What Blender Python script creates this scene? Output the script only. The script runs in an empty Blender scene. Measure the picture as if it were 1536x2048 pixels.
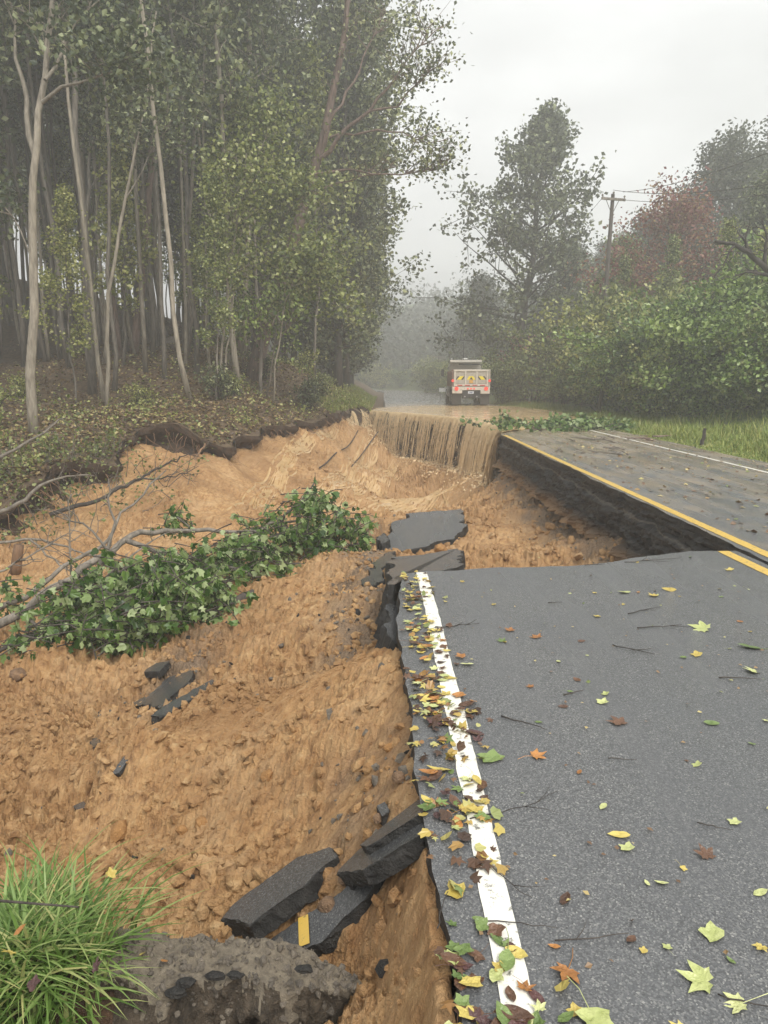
import bpy, math, random
import numpy as np
from mathutils import Vector, Matrix

SC = bpy.context.scene
COL = SC.collection
random.seed(7)
R = np.random.default_rng(11)
rad = math.radians

# ------------------------------------------------------------------ camera, sky, sun, exposure
F, PITCH, CAMH = 1500.0, math.atan(262 / 1500.0), 1.6
cam = bpy.data.cameras.new('camera')
cam.sensor_fit = 'VERTICAL'; cam.sensor_height = 36.0; cam.lens = 36.0 * F / 2048.0
cam.clip_start = 0.05; cam.clip_end = 2000
camo = bpy.data.objects.new('camera', cam); COL.objects.link(camo)
camo.location = (0, 0, CAMH); camo.rotation_euler = (rad(90) - PITCH, 0, 0)
SC.camera = camo

SUN_EL, SUN_AZ = rad(50), rad(150)          # azimuth clockwise from +Y
world = bpy.data.worlds.new('World'); SC.world = world; world.use_nodes = True
wn, wl = world.node_tree.nodes, world.node_tree.links
wn.clear()
w_out = wn.new('ShaderNodeOutputWorld'); w_bg = wn.new('ShaderNodeBackground')
w_sky = wn.new('ShaderNodeTexSky'); w_sky.sky_type = 'NISHITA'; w_sky.sun_disc = False
w_sky.sun_elevation = SUN_EL; w_sky.sun_rotation = SUN_AZ; w_sky.dust_density = 4.0; w_sky.air_density = 1.0
w_hs = wn.new('ShaderNodeHueSaturation'); w_hs.inputs['Saturation'].default_value = 0.06   # a closed cloud deck greys the sky
w_tc = wn.new('ShaderNodeTexCoord'); w_no = wn.new('ShaderNodeTexNoise')
w_no.inputs['Scale'].default_value = 2.1; w_no.inputs['Detail'].default_value = 5; w_no.inputs['Roughness'].default_value = 0.5
w_mp = wn.new('ShaderNodeMapping'); w_mp.inputs['Scale'].default_value = (1, 1, 2.2)
w_cr = wn.new('ShaderNodeMapRange'); w_cr.inputs['From Min'].default_value = 0.3; w_cr.inputs['From Max'].default_value = 0.7
w_cr.inputs['To Min'].default_value = 0.72; w_cr.inputs['To Max'].default_value = 1.28
w_flat = wn.new('ShaderNodeMix'); w_flat.data_type = 'RGBA'; w_flat.inputs['Factor'].default_value = 0.72
w_flat.inputs['B'].default_value = (5.6, 5.68, 5.65, 1)
w_mul = wn.new('ShaderNodeVectorMath'); w_mul.operation = 'SCALE'
wl.new(w_tc.outputs['Generated'], w_mp.inputs['Vector']); wl.new(w_mp.outputs[0], w_no.inputs['Vector'])
wl.new(w_no.outputs['Fac'], w_cr.inputs['Value'])
wl.new(w_sky.outputs[0], w_hs.inputs['Color']); wl.new(w_hs.outputs[0], w_flat.inputs['A'])
wl.new(w_flat.outputs['Result'], w_mul.inputs[0]); wl.new(w_cr.outputs[0], w_mul.inputs['Scale'])
wl.new(w_mul.outputs[0], w_bg.inputs['Color']); wl.new(w_bg.outputs[0], w_out.inputs['Surface'])
w_bg.inputs['Strength'].default_value = 0.098

sun = bpy.data.lights.new('sun', 'SUN'); sun.energy = 1.5; sun.angle = rad(28); sun.color = (1, .96, .9)
suno = bpy.data.objects.new('sun', sun); COL.objects.link(suno)
suno.rotation_euler = (rad(90) - SUN_EL, 0, -SUN_AZ + math.pi)
suno.location = (0, 0, 60)
sd = Vector((math.sin(SUN_AZ) * math.cos(SUN_EL), math.cos(SUN_AZ) * math.cos(SUN_EL), math.sin(SUN_EL)))
suno.rotation_euler = sd.to_track_quat('Z', 'Y').to_euler()

SC.view_settings.view_transform = 'Standard'
SC.view_settings.look = 'None'
SC.view_settings.gamma = 1; SC.view_settings.use_curve_mapping = False
SC.view_settings.exposure = 1.18
SC.render.engine = 'CYCLES'
cy = SC.cycles
cy.use_denoising = True
try: cy.denoiser = 'OPENIMAGEDENOISE'
except Exception: pass
cy.max_bounces = 6; cy.diffuse_bounces = 3; cy.glossy_bounces = 2; cy.transmission_bounces = 3
cy.transparent_max_bounces = 6; cy.volume_bounces = 2
cy.caustics_reflective = False; cy.caustics_refractive = False

# ------------------------------------------------------------------ helpers
SP, CP = math.sin(PITCH), math.cos(PITCH)
def P(px, py, Y):
    """world point seen at a photograph pixel, at forward distance Y"""
    a = (py - 1024) / F; u = (px - 768) / F
    t = Y / (CP - a * SP)
    return np.array((u * t, Y, CAMH - t * (SP + a * CP)))
def Pz(px, py, z=0.0):
    a = (py - 1024) / F
    t = (CAMH - z) / (SP + a * CP)
    return np.array(((px - 768) / F * t, t * (CP - a * SP), z))

def _h(ix, iy, iz, s):
    ix = ix.astype(np.int64).astype(np.uint32); iy = iy.astype(np.int64).astype(np.uint32); iz = iz.astype(np.int64).astype(np.uint32)
    h = ix * np.uint32(374761393) + iy * np.uint32(668265263) + iz * np.uint32(2147483647) + np.uint32(s * 97531 + 12345)
    h = (h ^ (h >> np.uint32(13))) * np.uint32(1274126177)
    h = h ^ (h >> np.uint32(16)); h = h * np.uint32(2246822519); h = h ^ (h >> np.uint32(15))
    return h.astype(np.float64) / 4294967295.0 * 2 - 1
def vn(x, y, z=None, s=0):
    x = np.asarray(x, float); y = np.asarray(y, float)
    fx, fy = np.floor(x), np.floor(y); dx, dy = x - fx, y - fy
    sx, sy = dx * dx * dx * (dx * (dx * 6 - 15) + 10), dy * dy * dy * (dy * (dy * 6 - 15) + 10)
    def lay(fz):
        a = _h(fx, fy, fz, s); b = _h(fx + 1, fy, fz, s); c = _h(fx, fy + 1, fz, s); d = _h(fx + 1, fy + 1, fz, s)
        return (a * (1 - sx) + b * sx) * (1 - sy) + (c * (1 - sx) + d * sx) * sy
    if z is None:
        return lay(np.zeros_like(fx))
    z = np.asarray(z, float) + np.zeros_like(x); fz = np.floor(z); dz = z - fz; sz = dz * dz * (3 - 2 * dz)
    return lay(fz) * (1 - sz) + lay(fz + 1) * sz
def fbm(x, y, z=None, o=4, g=.5, s=0, l=2.03):
    t, a = 0, 1.0
    for i in range(o):
        t = t + a * vn(x * l ** i + 17.3 * i, y * l ** i - 9.1 * i, None if z is None else z * l ** i + 3.7 * i, s + i)
        a *= g
    return t
def sstep(a, b, x):
    t = np.clip((np.asarray(x, float) - a) / (b - a), 0, 1); return t * t * (3 - 2 * t)

def mk(name, V, faces, mats, parent=None, smooth=False, tint=None, matidx=None, kind=None, attrs=None):
    """link ONE mesh object from numpy arrays; faces = list of (n,k) index arrays or lists"""
    V = np.asarray(V, float).reshape(-1, 3)
    me = bpy.data.meshes.new(name)
    ls, starts, n = [], [], 0
    for f in faces:
        if isinstance(f, np.ndarray):
            if len(f) == 0: continue
            k = f.shape[1]; ls.append(f.reshape(-1)); starts.append(n + np.arange(len(f)) * k); n += f.size
        else:
            ls.append(np.array(f)); starts.append(np.array([n])); n += len(f)
    ls = np.concatenate(ls).astype(np.int32); starts = np.concatenate(starts).astype(np.int32)
    me.vertices.add(len(V)); me.vertices.foreach_set('co', V.astype(np.float32).reshape(-1))
    me.loops.add(len(ls)); me.loops.foreach_set('vertex_index', ls)
    me.polygons.add(len(starts)); me.polygons.foreach_set('loop_start', starts)
    for m in (mats if isinstance(mats, (list, tuple)) else [mats]): me.materials.append(m)
    if matidx is not None: me.polygons.foreach_set('material_index', np.asarray(matidx, np.int32))
    me.polygons.foreach_set('use_smooth', np.full(len(starts), bool(smooth)))
    if tint is not None:
        at = me.attributes.new('tint', 'FLOAT', 'POINT'); at.data.foreach_set('value', np.asarray(tint, np.float32))
    for k_, v_ in (attrs or {}).items():
        at = me.attributes.new(k_, 'FLOAT', 'POINT'); at.data.foreach_set('value', np.asarray(v_, np.float32))
    me.update(calc_edges=True); me.validate()
    o = bpy.data.objects.new(name, me); COL.objects.link(o)
    if parent is not None: o.parent = parent
    if kind: o['kind'] = kind
    return o
def tag(o, label, cat, group=None):
    o['label'] = label; o['category'] = cat
    if group: o['group'] = group
    return o
def thing(name, label, cat, loc=(0, 0, 0), group=None, rz=0.0, scale=1.0):
    o = bpy.data.objects.new(name, None); COL.objects.link(o)
    o.empty_display_size = .2
    o.location = loc; o.rotation_euler = (0, 0, rz); o.scale = (scale,) * 3
    return tag(o, label, cat, group)
KIDS = {}
def dup(src, loc, rz=0.0, scale=1.0, label=None, group=None, tilt=(0, 0)):
    r = src.copy(); COL.objects.link(r)
    r.location = loc; r.rotation_euler = (tilt[0], tilt[1], rz); r.scale = (scale,) * 3 if np.isscalar(scale) else scale
    if label: r['label'] = label
    if group: r['group'] = group
    for ch in KIDS.get(src.name, []):
        c = ch.copy(); COL.objects.link(c); c.parent = r
    return r
def gridfaces(nr, nc, keep=None, wrap=False):
    i = np.arange(nr - 1)[:, None]; j = np.arange(nc if wrap else nc - 1)[None, :]
    a = i * nc + j; b = i * nc + (j + 1) % nc; c = b + nc; d = a + nc
    q = np.stack([a, b, c, d], -1).reshape(-1, 4)
    return q if keep is None else q[keep.reshape(-1)]
def tubes(lines, sides=6, cap=True):
    """lines: list of (points (n,3), radii (n,))"""
    V, Q, N, n = [], [], [], 0
    for pts, rr in lines:
        pts = np.asarray(pts, float); rr = np.asarray(rr, float) + np.zeros(len(pts))
        t = np.gradient(pts, axis=0); t /= np.linalg.norm(t, axis=1)[:, None] + 1e-9
        ref = np.array((0, 0, 1.0)) if abs(t[:, 2]).mean() < .8 else np.array((1.0, .3, 0))
        a = np.cross(t, ref); a /= np.linalg.norm(a, axis=1)[:, None] + 1e-9
        b = np.cross(t, a)
        th = np.arange(sides) / sides * 2 * np.pi
        ring = pts[:, None] + rr[:, None, None] * (a[:, None] * np.cos(th)[None, :, None] + b[:, None] * np.sin(th)[None, :, None])
        V.append(ring.reshape(-1, 3)); Q.append(gridfaces(len(pts), sides, wrap=True)[:, ::-1] + n)
        if cap:
            N.append(list(range(n + len(pts) * sides - sides, n + len(pts) * sides))[::-1]); N.append(list(range(n, n + sides)))
        n += len(pts) * sides
    return np.concatenate(V), [np.concatenate(Q)] + N
DIAMOND = (np.array([(0, 0, 0), (.45, .36, .07), (1, 0, -.06), (.45, -.36, .07)]), [(0, 1, 2, 3)])
POPLAR = (np.array([(0, 0, 0), (.05, .3, .03), (.42, .48, .06), (.6, .3, .02), (1, .24, -.1), (.9, 0, -.04), (1, -.24, -.1), (.6, -.3, .02), (.42, -.48, .06), (.05, -.3, .03)]),
          [(0, 1, 2, 3), (0, 3, 4, 5), (0, 5, 6, 7), (0, 7, 8, 9)])
MAPLE = (np.array([(0, 0, 0), (.06, .46, -.04), (.38, .17, .04), (.62, .46, -.02), (.68, .13, 0), (1.1, 0, -.14), (.68, -.13, 0), (.62, -.46, -.02), (.38, -.17, .04), (.06, -.46, -.04)]),
         [(0, 2, 1), (0, 8, 2), (0, 9, 8), (2, 8, 5), (2, 4, 3), (2, 5, 4), (8, 7, 6), (8, 6, 5)])
def leaves(C, size, rng, tmpl=DIAMOND, droop=.0, flat=0.0, D=None):
    """leaf faces centred on points C, random or drooping"""
    n = len(C); size = np.asarray(size) + np.zeros(n)
    if D is None:
        D = rng.normal(size=(n, 3)); D[:, 2] = D[:, 2] * (1 - flat) * .8 - droop
    D = D / (np.linalg.norm(D, axis=1)[:, None] + 1e-9)
    U = rng.normal(size=(n, 3)); U[:, 2] += flat * 3
    S = np.cross(U, D); S /= np.linalg.norm(S, axis=1)[:, None] + 1e-9
    W = np.cross(D, S)
    T, fs = tmpl; k = len(T)
    V = C[:, None] + size[:, None, None] * ((T[None, :, 0:1] - .4) * D[:, None] + T[None, :, 1:2] * S[:, None] + T[None, :, 2:3] * W[:, None])
    off = (np.arange(n) * k)[:, None]
    Q = np.concatenate([np.array(f)[None] + off for f in fs])
    return V.reshape(-1, 3), [Q], np.repeat(rng.random(n), k)
def merge(parts):
    V, Fs, T, n = [], [], [], 0
    for v, f, t in parts:
        V.append(v); T.append(t)
        for x in f: Fs.append(x + n if isinstance(x, np.ndarray) else [y + n for y in x])
        n += len(v)
    return np.concatenate(V), Fs, np.concatenate(T)

# ------------------------------------------------------------------ materials
def newmat(name):
    m = bpy.data.materials.new(name); m.use_nodes = True
    nt = m.node_tree; b = nt.nodes['Principled BSDF']
    return m, nt.nodes, nt.links, b
def noise_node(n, l, scale, detail=4, rough=.55, coord='Object', vec=None, dist=0.0):
    t = n.new('ShaderNodeTexNoise'); t.inputs['Scale'].default_value = scale; t.inputs['Detail'].default_value = detail
    t.inputs['Roughness'].default_value = rough; t.inputs['Distortion'].default_value = dist
    if vec is None:
        c = n.new('ShaderNodeTexCoord'); vec = c.outputs[coord]
    l.new(vec, t.inputs['Vector']); return t
def ramp(n, l, src, stops):
    r = n.new('ShaderNodeValToRGB'); e = r.color_ramp.elements
    while len(e) < len(stops): e.new(.5)
    for x, (p, c) in zip(e, stops): x.position = p; x.color = (*c, 1) if len(c) == 3 else c
    l.new(src, r.inputs[0]); return r
def rng_node(n, l, src, a, b, c, d):
    m = n.new('ShaderNodeMapRange'); l.new(src, m.inputs['Value'])
    for k, v in zip(('From Min', 'From Max', 'To Min', 'To Max'), (a, b, c, d)): m.inputs[k].default_value = v
    return m
def mixc(n, l, fac, a, b, mode='MIX'):
    m = n.new('ShaderNodeMix'); m.data_type = 'RGBA'; m.blend_type = mode
    for k, v in (('Factor', fac), ('A', a), ('B', b)):
        if hasattr(v, 'node'): l.new(v, m.inputs[k])
        else: m.inputs[k].default_value = v if k == 'Factor' else (*v, 1)
    return m.outputs['Result']
def bump(n, l, b, h, strength=.5, dist=.02):
    x = n.new('ShaderNodeBump'); x.inputs['Strength'].default_value = strength; x.inputs['Distance'].default_value = dist
    l.new(h, x.inputs['Height']); l.new(x.outputs[0], b.inputs['Normal']); return x
def simple(name, col, rough=.6, var=.15, scale=8, metal=0, bmp=0):
    m, n, l, b = newmat(name)
    t = noise_node(n, l, scale)
    c = ramp(n, l, t.outputs['Fac'], [(.3, tuple(x * (1 - var) for x in col)), (.7, tuple(min(1, x * (1 + var)) for x in col))])
    l.new(c.outputs[0], b.inputs['Base Color']); b.inputs['Roughness'].default_value = rough; b.inputs['Metallic'].default_value = metal
    if bmp: bump(n, l, b, t.outputs['Fac'], bmp, .01)
    return m
def leafmat(name, stops, rough=.45, trans=.3, spec=.5):
    m, n, l, b = newmat(name)
    a = n.new('ShaderNodeAttribute'); a.attribute_name = 'tint'
    r = ramp(n, l, a.outputs['Fac'], stops)
    oi = n.new('ShaderNodeObjectInfo'); v = rng_node(n, l, oi.outputs['Random'], 0, 1, .72, 1.35)
    hs = n.new('ShaderNodeHueSaturation'); l.new(rng_node(n, l, oi.outputs['Random'], 0, 1, .515, .48).outputs[0], hs.inputs['Hue']); l.new(v.outputs[0], hs.inputs['Value']); l.new(r.outputs[0], hs.inputs['Color'])
    l.new(hs.outputs[0], b.inputs['Base Color']); b.inputs['Roughness'].default_value = rough
    b.inputs['Specular IOR Level'].default_value = spec
    t = n.new('ShaderNodeBsdfTranslucent'); l.new(hs.outputs[0], t.inputs['Color'])
    mx = n.new('ShaderNodeMixShader'); mx.inputs[0].default_value = trans
    l.new(b.outputs[0], mx.inputs[1]); l.new(t.outputs[0], mx.inputs[2])
    l.new(mx.outputs[0], n['Material Output'].inputs['Surface']); return m

def asphalt_mat(name, mud=False, base=.045):
    m, n, l, b = newmat(name)
    co = n.new('ShaderNodeTexCoord').outputs['Object']
    big = noise_node(n, l, .9, 4, .6, vec=co); mid = noise_node(n, l, 14, 3, .6, vec=co); fine = noise_node(n, l, 190, 2, .7, vec=co)
    vo = n.new('ShaderNodeTexVoronoi'); vo.inputs['Scale'].default_value = 190; l.new(co, vo.inputs['Vector'])
    agg = ramp(n, l, vo.outputs['Color'], [(.0, (base * .45,) * 3), (.55, (base * .9, base * .92, base * .96)), (.82, (base * 1.6, base * 1.6, base * 1.55)), (.95, (base * 2.8, base * 2.75, base * 2.6))])
    c = mixc(n, l, rng_node(n, l, big.outputs['Fac'], .35, .65, .0, .45).outputs[0], agg.outputs[0], (base * .8, base * .84, base * .9))
    if mud:
        sp = n.new('ShaderNodeSeparateXYZ'); l.new(co, sp.inputs[0])
        st = n.new('ShaderNodeMapping'); st.inputs['Scale'].default_value = (2.5, .8, 1); l.new(co, st.inputs['Vector'])
        nn = noise_node(n, l, 1.1, 5, .65, vec=st.outputs[0])
        g = rng_node(n, l, sp.outputs['Y'], 5, 25, -.10, .24)
        ad = n.new('ShaderNodeMath'); ad.operation = 'ADD'; l.new(g.outputs[0], ad.inputs[0]); l.new(nn.outputs['Fac'], ad.inputs[1])
        mf = rng_node(n, l, ad.outputs[0], .42, .72, 0, .75)
        # beyond the flood the road is clean again
        bk = rng_node(n, l, sp.outputs['Y'], 50, 58, 1, .12)
        mm = n.new('ShaderNodeMath'); mm.operation = 'MULTIPLY'; l.new(mf.outputs[0], mm.inputs[0]); l.new(bk.outputs[0], mm.inputs[1])
        c = mixc(n, l, mm.outputs[0], c, (.32, .25, .165))  # tan silt stain, which also paints in the lane's pale mottled reflections
    l.new(c, b.inputs['Base Color'])
    ms = n.new('ShaderNodeMapping'); ms.inputs['Scale'].default_value = (1.9, .22, 1); l.new(co, ms.inputs['Vector']); sk = noise_node(n, l, 1.6, 2, .5, vec=ms.outputs[0])
    wet = rng_node(n, l, sk.outputs['Fac'], .36, .66, .13, .36); l.new(wet.outputs[0], b.inputs['Roughness'])
    b.inputs['Specular IOR Level'].default_value = .5
    h = n.new('ShaderNodeMath'); h.operation = 'ADD'; l.new(fine.outputs['Fac'], h.inputs[0]); l.new(vo.outputs['Distance'], h.inputs[1])
    bump(n, l, b, h.outputs[0], .35, .004)
    return m
def soil_mat():
    m, n, l, b = newmat('clay_soil')
    co = n.new('ShaderNodeTexCoord').outputs['Object']
    a = noise_node(n, l, .7, 5, .6, vec=co); d = noise_node(n, l, 9, 6, .65, vec=co, dist=.4); f = noise_node(n, l, 60, 4, .7, vec=co)
    c1 = ramp(n, l, d.outputs['Fac'], [(.28, (.17, .086, .036)), (.43, (.39, .22, .095)), (.6, (.51, .315, .145)), (.78, (.64, .46, .255))])
    c2 = mixc(n, l, rng_node(n, l, a.outputs['Fac'], .42, .66, 0, .7).outputs[0], mixc(n, l, rng_node(n, l, noise_node(n, l, 1.7, 4, .6, vec=co).outputs['Fac'], .5, .68, 0, .65).outputs[0], c1.outputs[0], (.56, .375, .20)), (.27, .145, .06))
    c3 = mixc(n, l, rng_node(n, l, f.outputs['Fac'], .62, .72, 0, .55).outputs[0], c2, (.52, .35, .19))
    mu = n.new('ShaderNodeAttribute'); mu.attribute_name = 'mud'
    c4 = mixc(n, l, mu.outputs['Fac'], c3, (.45, .27, .125))
    gr = n.new('ShaderNodeAttribute'); gr.attribute_name = 'gravel'
    c5 = mixc(n, l, gr.outputs['Fac'], c4, mixc(n, l, rng_node(n, l, f.outputs['Fac'], .35, .65, 0, 1).outputs[0], (.10, .075, .055), (.30, .22, .15)))
    l.new(c5, b.inputs['Base Color'])
    rg = n.new('ShaderNodeMath'); rg.operation = 'MULTIPLY_ADD'; l.new(mu.outputs['Fac'], rg.inputs[0]); rg.inputs[1].default_value = -.35; rg.inputs[2].default_value = .72
    l.new(rg.outputs[0], b.inputs['Roughness']); b.inputs['Specular IOR Level'].default_value = .35
    h = n.new('ShaderNodeMath'); h.operation = 'MULTIPLY_ADD'; l.new(f.outputs['Fac'], h.inputs[0]); h.inputs[1].default_value = .5; l.new(d.outputs['Fac'], h.inputs[2])
    bump(n, l, b, h.outputs[0], 1.0, .05)
    return m
def floor_mat():
    m, n, l, b = newmat('leaf_litter_floor')
    co = n.new('ShaderNodeTexCoord').outputs['Object']
    d = noise_node(n, l, 6, 6, .7, vec=co); f = noise_node(n, l, 30, 3, .7, vec=co)
    c = ramp(n, l, d.outputs['Fac'], [(.3, (.045, .028, .017)), (.5, (.11, .072, .04)), (.65, (.16, .115, .06)), (.78, (.09, .10, .035))])
    l.new(c.outputs[0], b.inputs['Base Color']); b.inputs['Roughness'].default_value = .8
    bump(n, l, b, f.outputs['Fac'], .8, .06); return m
def verge_mat():
    m, n, l, b = newmat('verge_turf')
    co = n.new('ShaderNodeTexCoord').outputs['Object']
    d = noise_node(n, l, 1.5, 6, .7, vec=co)
    c = ramp(n, l, d.outputs['Fac'], [(.3, (.05, .07, .02)), (.55, (.11, .15, .035)), (.7, (.15, .13, .055))])
    l.new(c.outputs[0], b.inputs['Base Color']); b.inputs['Roughness'].default_value = .85
    bump(n, l, b, d.outputs['Fac'], .6, .05); return m
def water_mat(name, rough=.12, col=(.50, .33, .15), scale=3.0, bst=.35, foam=.5):
    m, n, l, b = newmat(name)
    co = n.new('ShaderNodeTexCoord').outputs['Object']
    mp = n.new('ShaderNodeMapping'); mp.inputs['Scale'].default_value = (1, .6, 1); l.new(co, mp.inputs['Vector'])
    d = noise_node(n, l, scale, 5, .6, vec=mp.outputs[0], dist=.6)
    c = ramp(n, l, d.outputs['Fac'], [(.3, tuple(x * .82 for x in col)), (.55, col), (.75, tuple(x + (1 - x) * .25 * foam for x in col))])
    l.new(c.outputs[0], b.inputs['Base Color']); b.inputs['Roughness'].default_value = rough
    bump(n, l, b, d.outputs['Fac'], bst, .04); return m
def bark_mat(name, dark, light, scale=6):
    m, n, l, b = newmat(name)
    co = n.new('ShaderNodeTexCoord').outputs['Object']
    mp = n.new('ShaderNodeMapping'); mp.inputs['Scale'].default_value = (scale, scale, scale * .18); l.new(co, mp.inputs['Vector'])
    d = noise_node(n, l, 2.2, 5, .65, vec=mp.outputs[0])
    oi = n.new('ShaderNodeObjectInfo')
    c = ramp(n, l, d.outputs['Fac'], [(.32, dark), (.66, light)])
    hs = n.new('ShaderNodeHueSaturation'); l.new(rng_node(n, l, oi.outputs['Random'], 0, 1, .75, 1.25).outputs[0], hs.inputs['Value']); l.new(c.outputs[0], hs.inputs['Color'])
    l.new(hs.outputs[0], b.inputs['Base Color']); b.inputs['Roughness'].default_value = .8
    bump(n, l, b, d.outputs['Fac'], .7, .03); return m
def rubble_mat(name, dark, light, scale=14, rough=.7, spec=.4):
    m, n, l, b = newmat(name)
    co = n.new('ShaderNodeTexCoord').outputs['Object']
    d = noise_node(n, l, scale, 6, .7, vec=co); f = noise_node(n, l, scale * 7, 3, .7, vec=co)
    c = ramp(n, l, d.outputs['Fac'], [(.3, dark), (.7, light)])
    c2 = mixc(n, l, rng_node(n, l, f.outputs['Fac'], .62, .75, 0, .6).outputs[0], c.outputs[0], tuple(min(1, x * 2.2) for x in light))
    l.new(c2, b.inputs['Base Color']); b.inputs['Roughness'].default_value = rough; b.inputs['Specular IOR Level'].default_value = spec
    h = n.new('ShaderNodeMath'); h.operation = 'ADD'; l.new(d.outputs['Fac'], h.inputs[0]); l.new(f.outputs['Fac'], h.inputs[1])
    bump(n, l, b, h.outputs[0], .9, .02); return m
def paint_mat(name, col, wear=.5):
    m, n, l, b = newmat(name)
    co = n.new('ShaderNodeTexCoord').outputs['Object']
    d = noise_node(n, l, 22, 6, .75, vec=co); f = noise_node(n, l, 120, 2, .6, vec=co)
    c = mixc(n, l, rng_node(n, l, d.outputs['Fac'], .36, .44, .9, 0).outputs[0], mixc(n, l, rng_node(n, l, f.outputs['Fac'], .3, .7, 0, .25).outputs[0], col, tuple(x * .75 for x in col)), (.09, .085, .075))
    l.new(c, b.inputs['Base Color']); b.inputs['Roughness'].default_value = .38
    bump(n, l, b, f.outputs['Fac'], .3, .003); return m

M = {}
M['asphalt'] = asphalt_mat('wet_asphalt', base=.115)
M['asphalt_far'] = asphalt_mat('wet_asphalt_muddy_sheen', mud=True, base=.13)
M['slab_top'] = asphalt_mat('broken_asphalt_top', base=.075)
M['asphalt_side'] = rubble_mat('broken_asphalt_edge', (.010, .010, .010), (.05, .047, .043), 16, .55)
def roadbed_mat():
    m = rubble_mat('black_roadbed', (.008, .008, .009), (.05, .047, .044), 7, .6); n, l = m.node_tree.nodes, m.node_tree.links; b = n['Principled BSDF']
    src = b.inputs['Base Color'].links[0].from_socket; co = n.new('ShaderNodeTexCoord').outputs['Object']
    sp = n.new('ShaderNodeSeparateXYZ'); l.new(co, sp.inputs[0]); mp = n.new('ShaderNodeMapping'); mp.inputs['Scale'].default_value = (1, .7, 6); l.new(co, mp.inputs['Vector'])
    nz = noise_node(n, l, 1.3, 5, .7, vec=mp.outputs[0]); ad = n.new('ShaderNodeMath'); ad.operation = 'MULTIPLY_ADD'; l.new(nz.outputs['Fac'], ad.inputs[0]); ad.inputs[1].default_value = .22; l.new(sp.outputs['Z'], ad.inputs[2])
    band = ramp(n, l, rng_node(n, l, ad.outputs[0], -.5, 0, 0, 1).outputs[0], [(.62, (0, 0, 0)), (.68, (.75, .75, .75)), (.73, (0, 0, 0))])
    low = rng_node(n, l, ad.outputs[0], -.55, -.85, 0, .85)
    c = mixc(n, l, band.outputs[0], src, (.17, .15, .125)); c = mixc(n, l, low.outputs[0], c, (.30, .175, .08)); l.new(c, b.inputs['Base Color']); return m
M['roadbed'] = roadbed_mat()
M['washed'] = rubble_mat('washed_bank_earth', (.035, .024, .013), (.19, .12, .055), 4, .35)
M['soil'] = soil_mat()
M['clod'] = rubble_mat('clay_clod', (.24, .12, .043), (.46, .255, .10), 12, .75, .3)
M['stone'] = rubble_mat('brown_stone', (.12, .07, .04), (.30, .19, .11), 14, .6)
M['gravel'] = rubble_mat('grey_gravel', (.08, .07, .06), (.26, .22, .17), 20, .65)
M['humus'] = rubble_mat('dark_humus', (.018, .011, .007), (.075, .042, .022), 7, .85)
M['concrete'] = rubble_mat('gravelly_shoulder', (.15, .125, .095), (.33, .28, .205), 26, .65)
M['rubbledark'] = rubble_mat('dark_gravel_rubble', (.022, .018, .013), (.13, .10, .07), 18, .6)
M['floor'] = floor_mat(); M['verge'] = verge_mat()
M['flood'] = water_mat('muddy_flood', .16, (.66, .46, .24), 1.2, .25)
M['fall'] = water_mat('muddy_fall', .25, (.80, .61, .36), 6, .5, .9)
M['stream'] = water_mat('muddy_stream', .3, (.54, .36, .17), 3.5, .6, .8)
M['white'] = paint_mat('white_paint', (.78, .76, .68)); M['yellow'] = paint_mat('yellow_paint', (.62, .41, .075))
M['bark'] = bark_mat('grey_bark', (.075, .065, .052), (.22, .19, .155))
M['bark_pale'] = bark_mat('pale_bark', (.13, .112, .085), (.33, .285, .22))
M['bark_red'] = bark_mat('reddish_bark', (.085, .058, .045), (.25, .17, .135))
M['bark_dark'] = bark_mat('dark_bark', (.022, .018, .015), (.07, .056, .046))
M['twig_pale'] = bark_mat('weathered_branch', (.085, .072, .058), (.22, .19, .15))
M['root'] = bark_mat('torn_root', (.10, .055, .03), (.26, .15, .08))
M['leaf'] = leafmat('forest_leaf', [(0, (.026, .042, .014)), (.4, (.06, .08, .033)), (.75, (.135, .163, .064)), (.93, (.35, .385, .20))])
M['leaf_lit'] = leafmat('yellow_green_leaf', [(0, (.06, .085, .018)), (.42, (.145, .185, .04)), (.75, (.28, .31, .08)), (.93, (.46, .48, .21))])
M['leaf_fresh'] = leafmat('fresh_green_leaf', [(0, (.028, .062, .011)), (.4, (.09, .16, .028)), (.72, (.19, .29, .055)), (.93, (.38, .48, .19))], rough=.35)
M['leaf_poplar'] = leafmat('fallen_tree_leaf', [(0, (.025, .06, .011)), (.3, (.10, .19, .034)), (.58, (.23, .34, .08)), (.88, (.52, .60, .30))], rough=.35, trans=.42)
M['leaf_red'] = leafmat('reddish_leaf', [(0, (.11, .035, .03)), (.5, (.21, .095, .068)), (.8, (.22, .14, .06)), (1, (.28, .22, .09))])
M['leaf_tree'] = leafmat('big_tree_leaf', [(0, (.03, .042, .022)), (.5, (.06, .078, .038)), (.85, (.12, .15, .07)), (.97, (.28, .32, .18))])
M['leaf_grey'] = leafmat('distant_leaf', [(0, (.035, .045, .028)), (.5, (.06, .072, .042)), (1, (.11, .12, .075))])
M['litter'] = leafmat('dead_leaf', [(0, (.06, .034, .02)), (.5, (.15, .09, .045)), (.78, (.28, .19, .08)), (.90, (.50, .43, .18)), (.985, (.14, .19, .055))], trans=.1)
M['blade'] = leafmat('grass_blade', [(0, (.09, .16, .027)), (.5, (.18, .28, .06)), (.8, (.32, .41, .13)), (1, (.50, .46, .19))], trans=.25)
M['blade_verge'] = leafmat('verge_grass_blade', [(0, (.09, .14, .022)), (.5, (.16, .23, .038)), (.8, (.25, .29, .065)), (1, (.38, .36, .12))], trans=.25)

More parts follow.
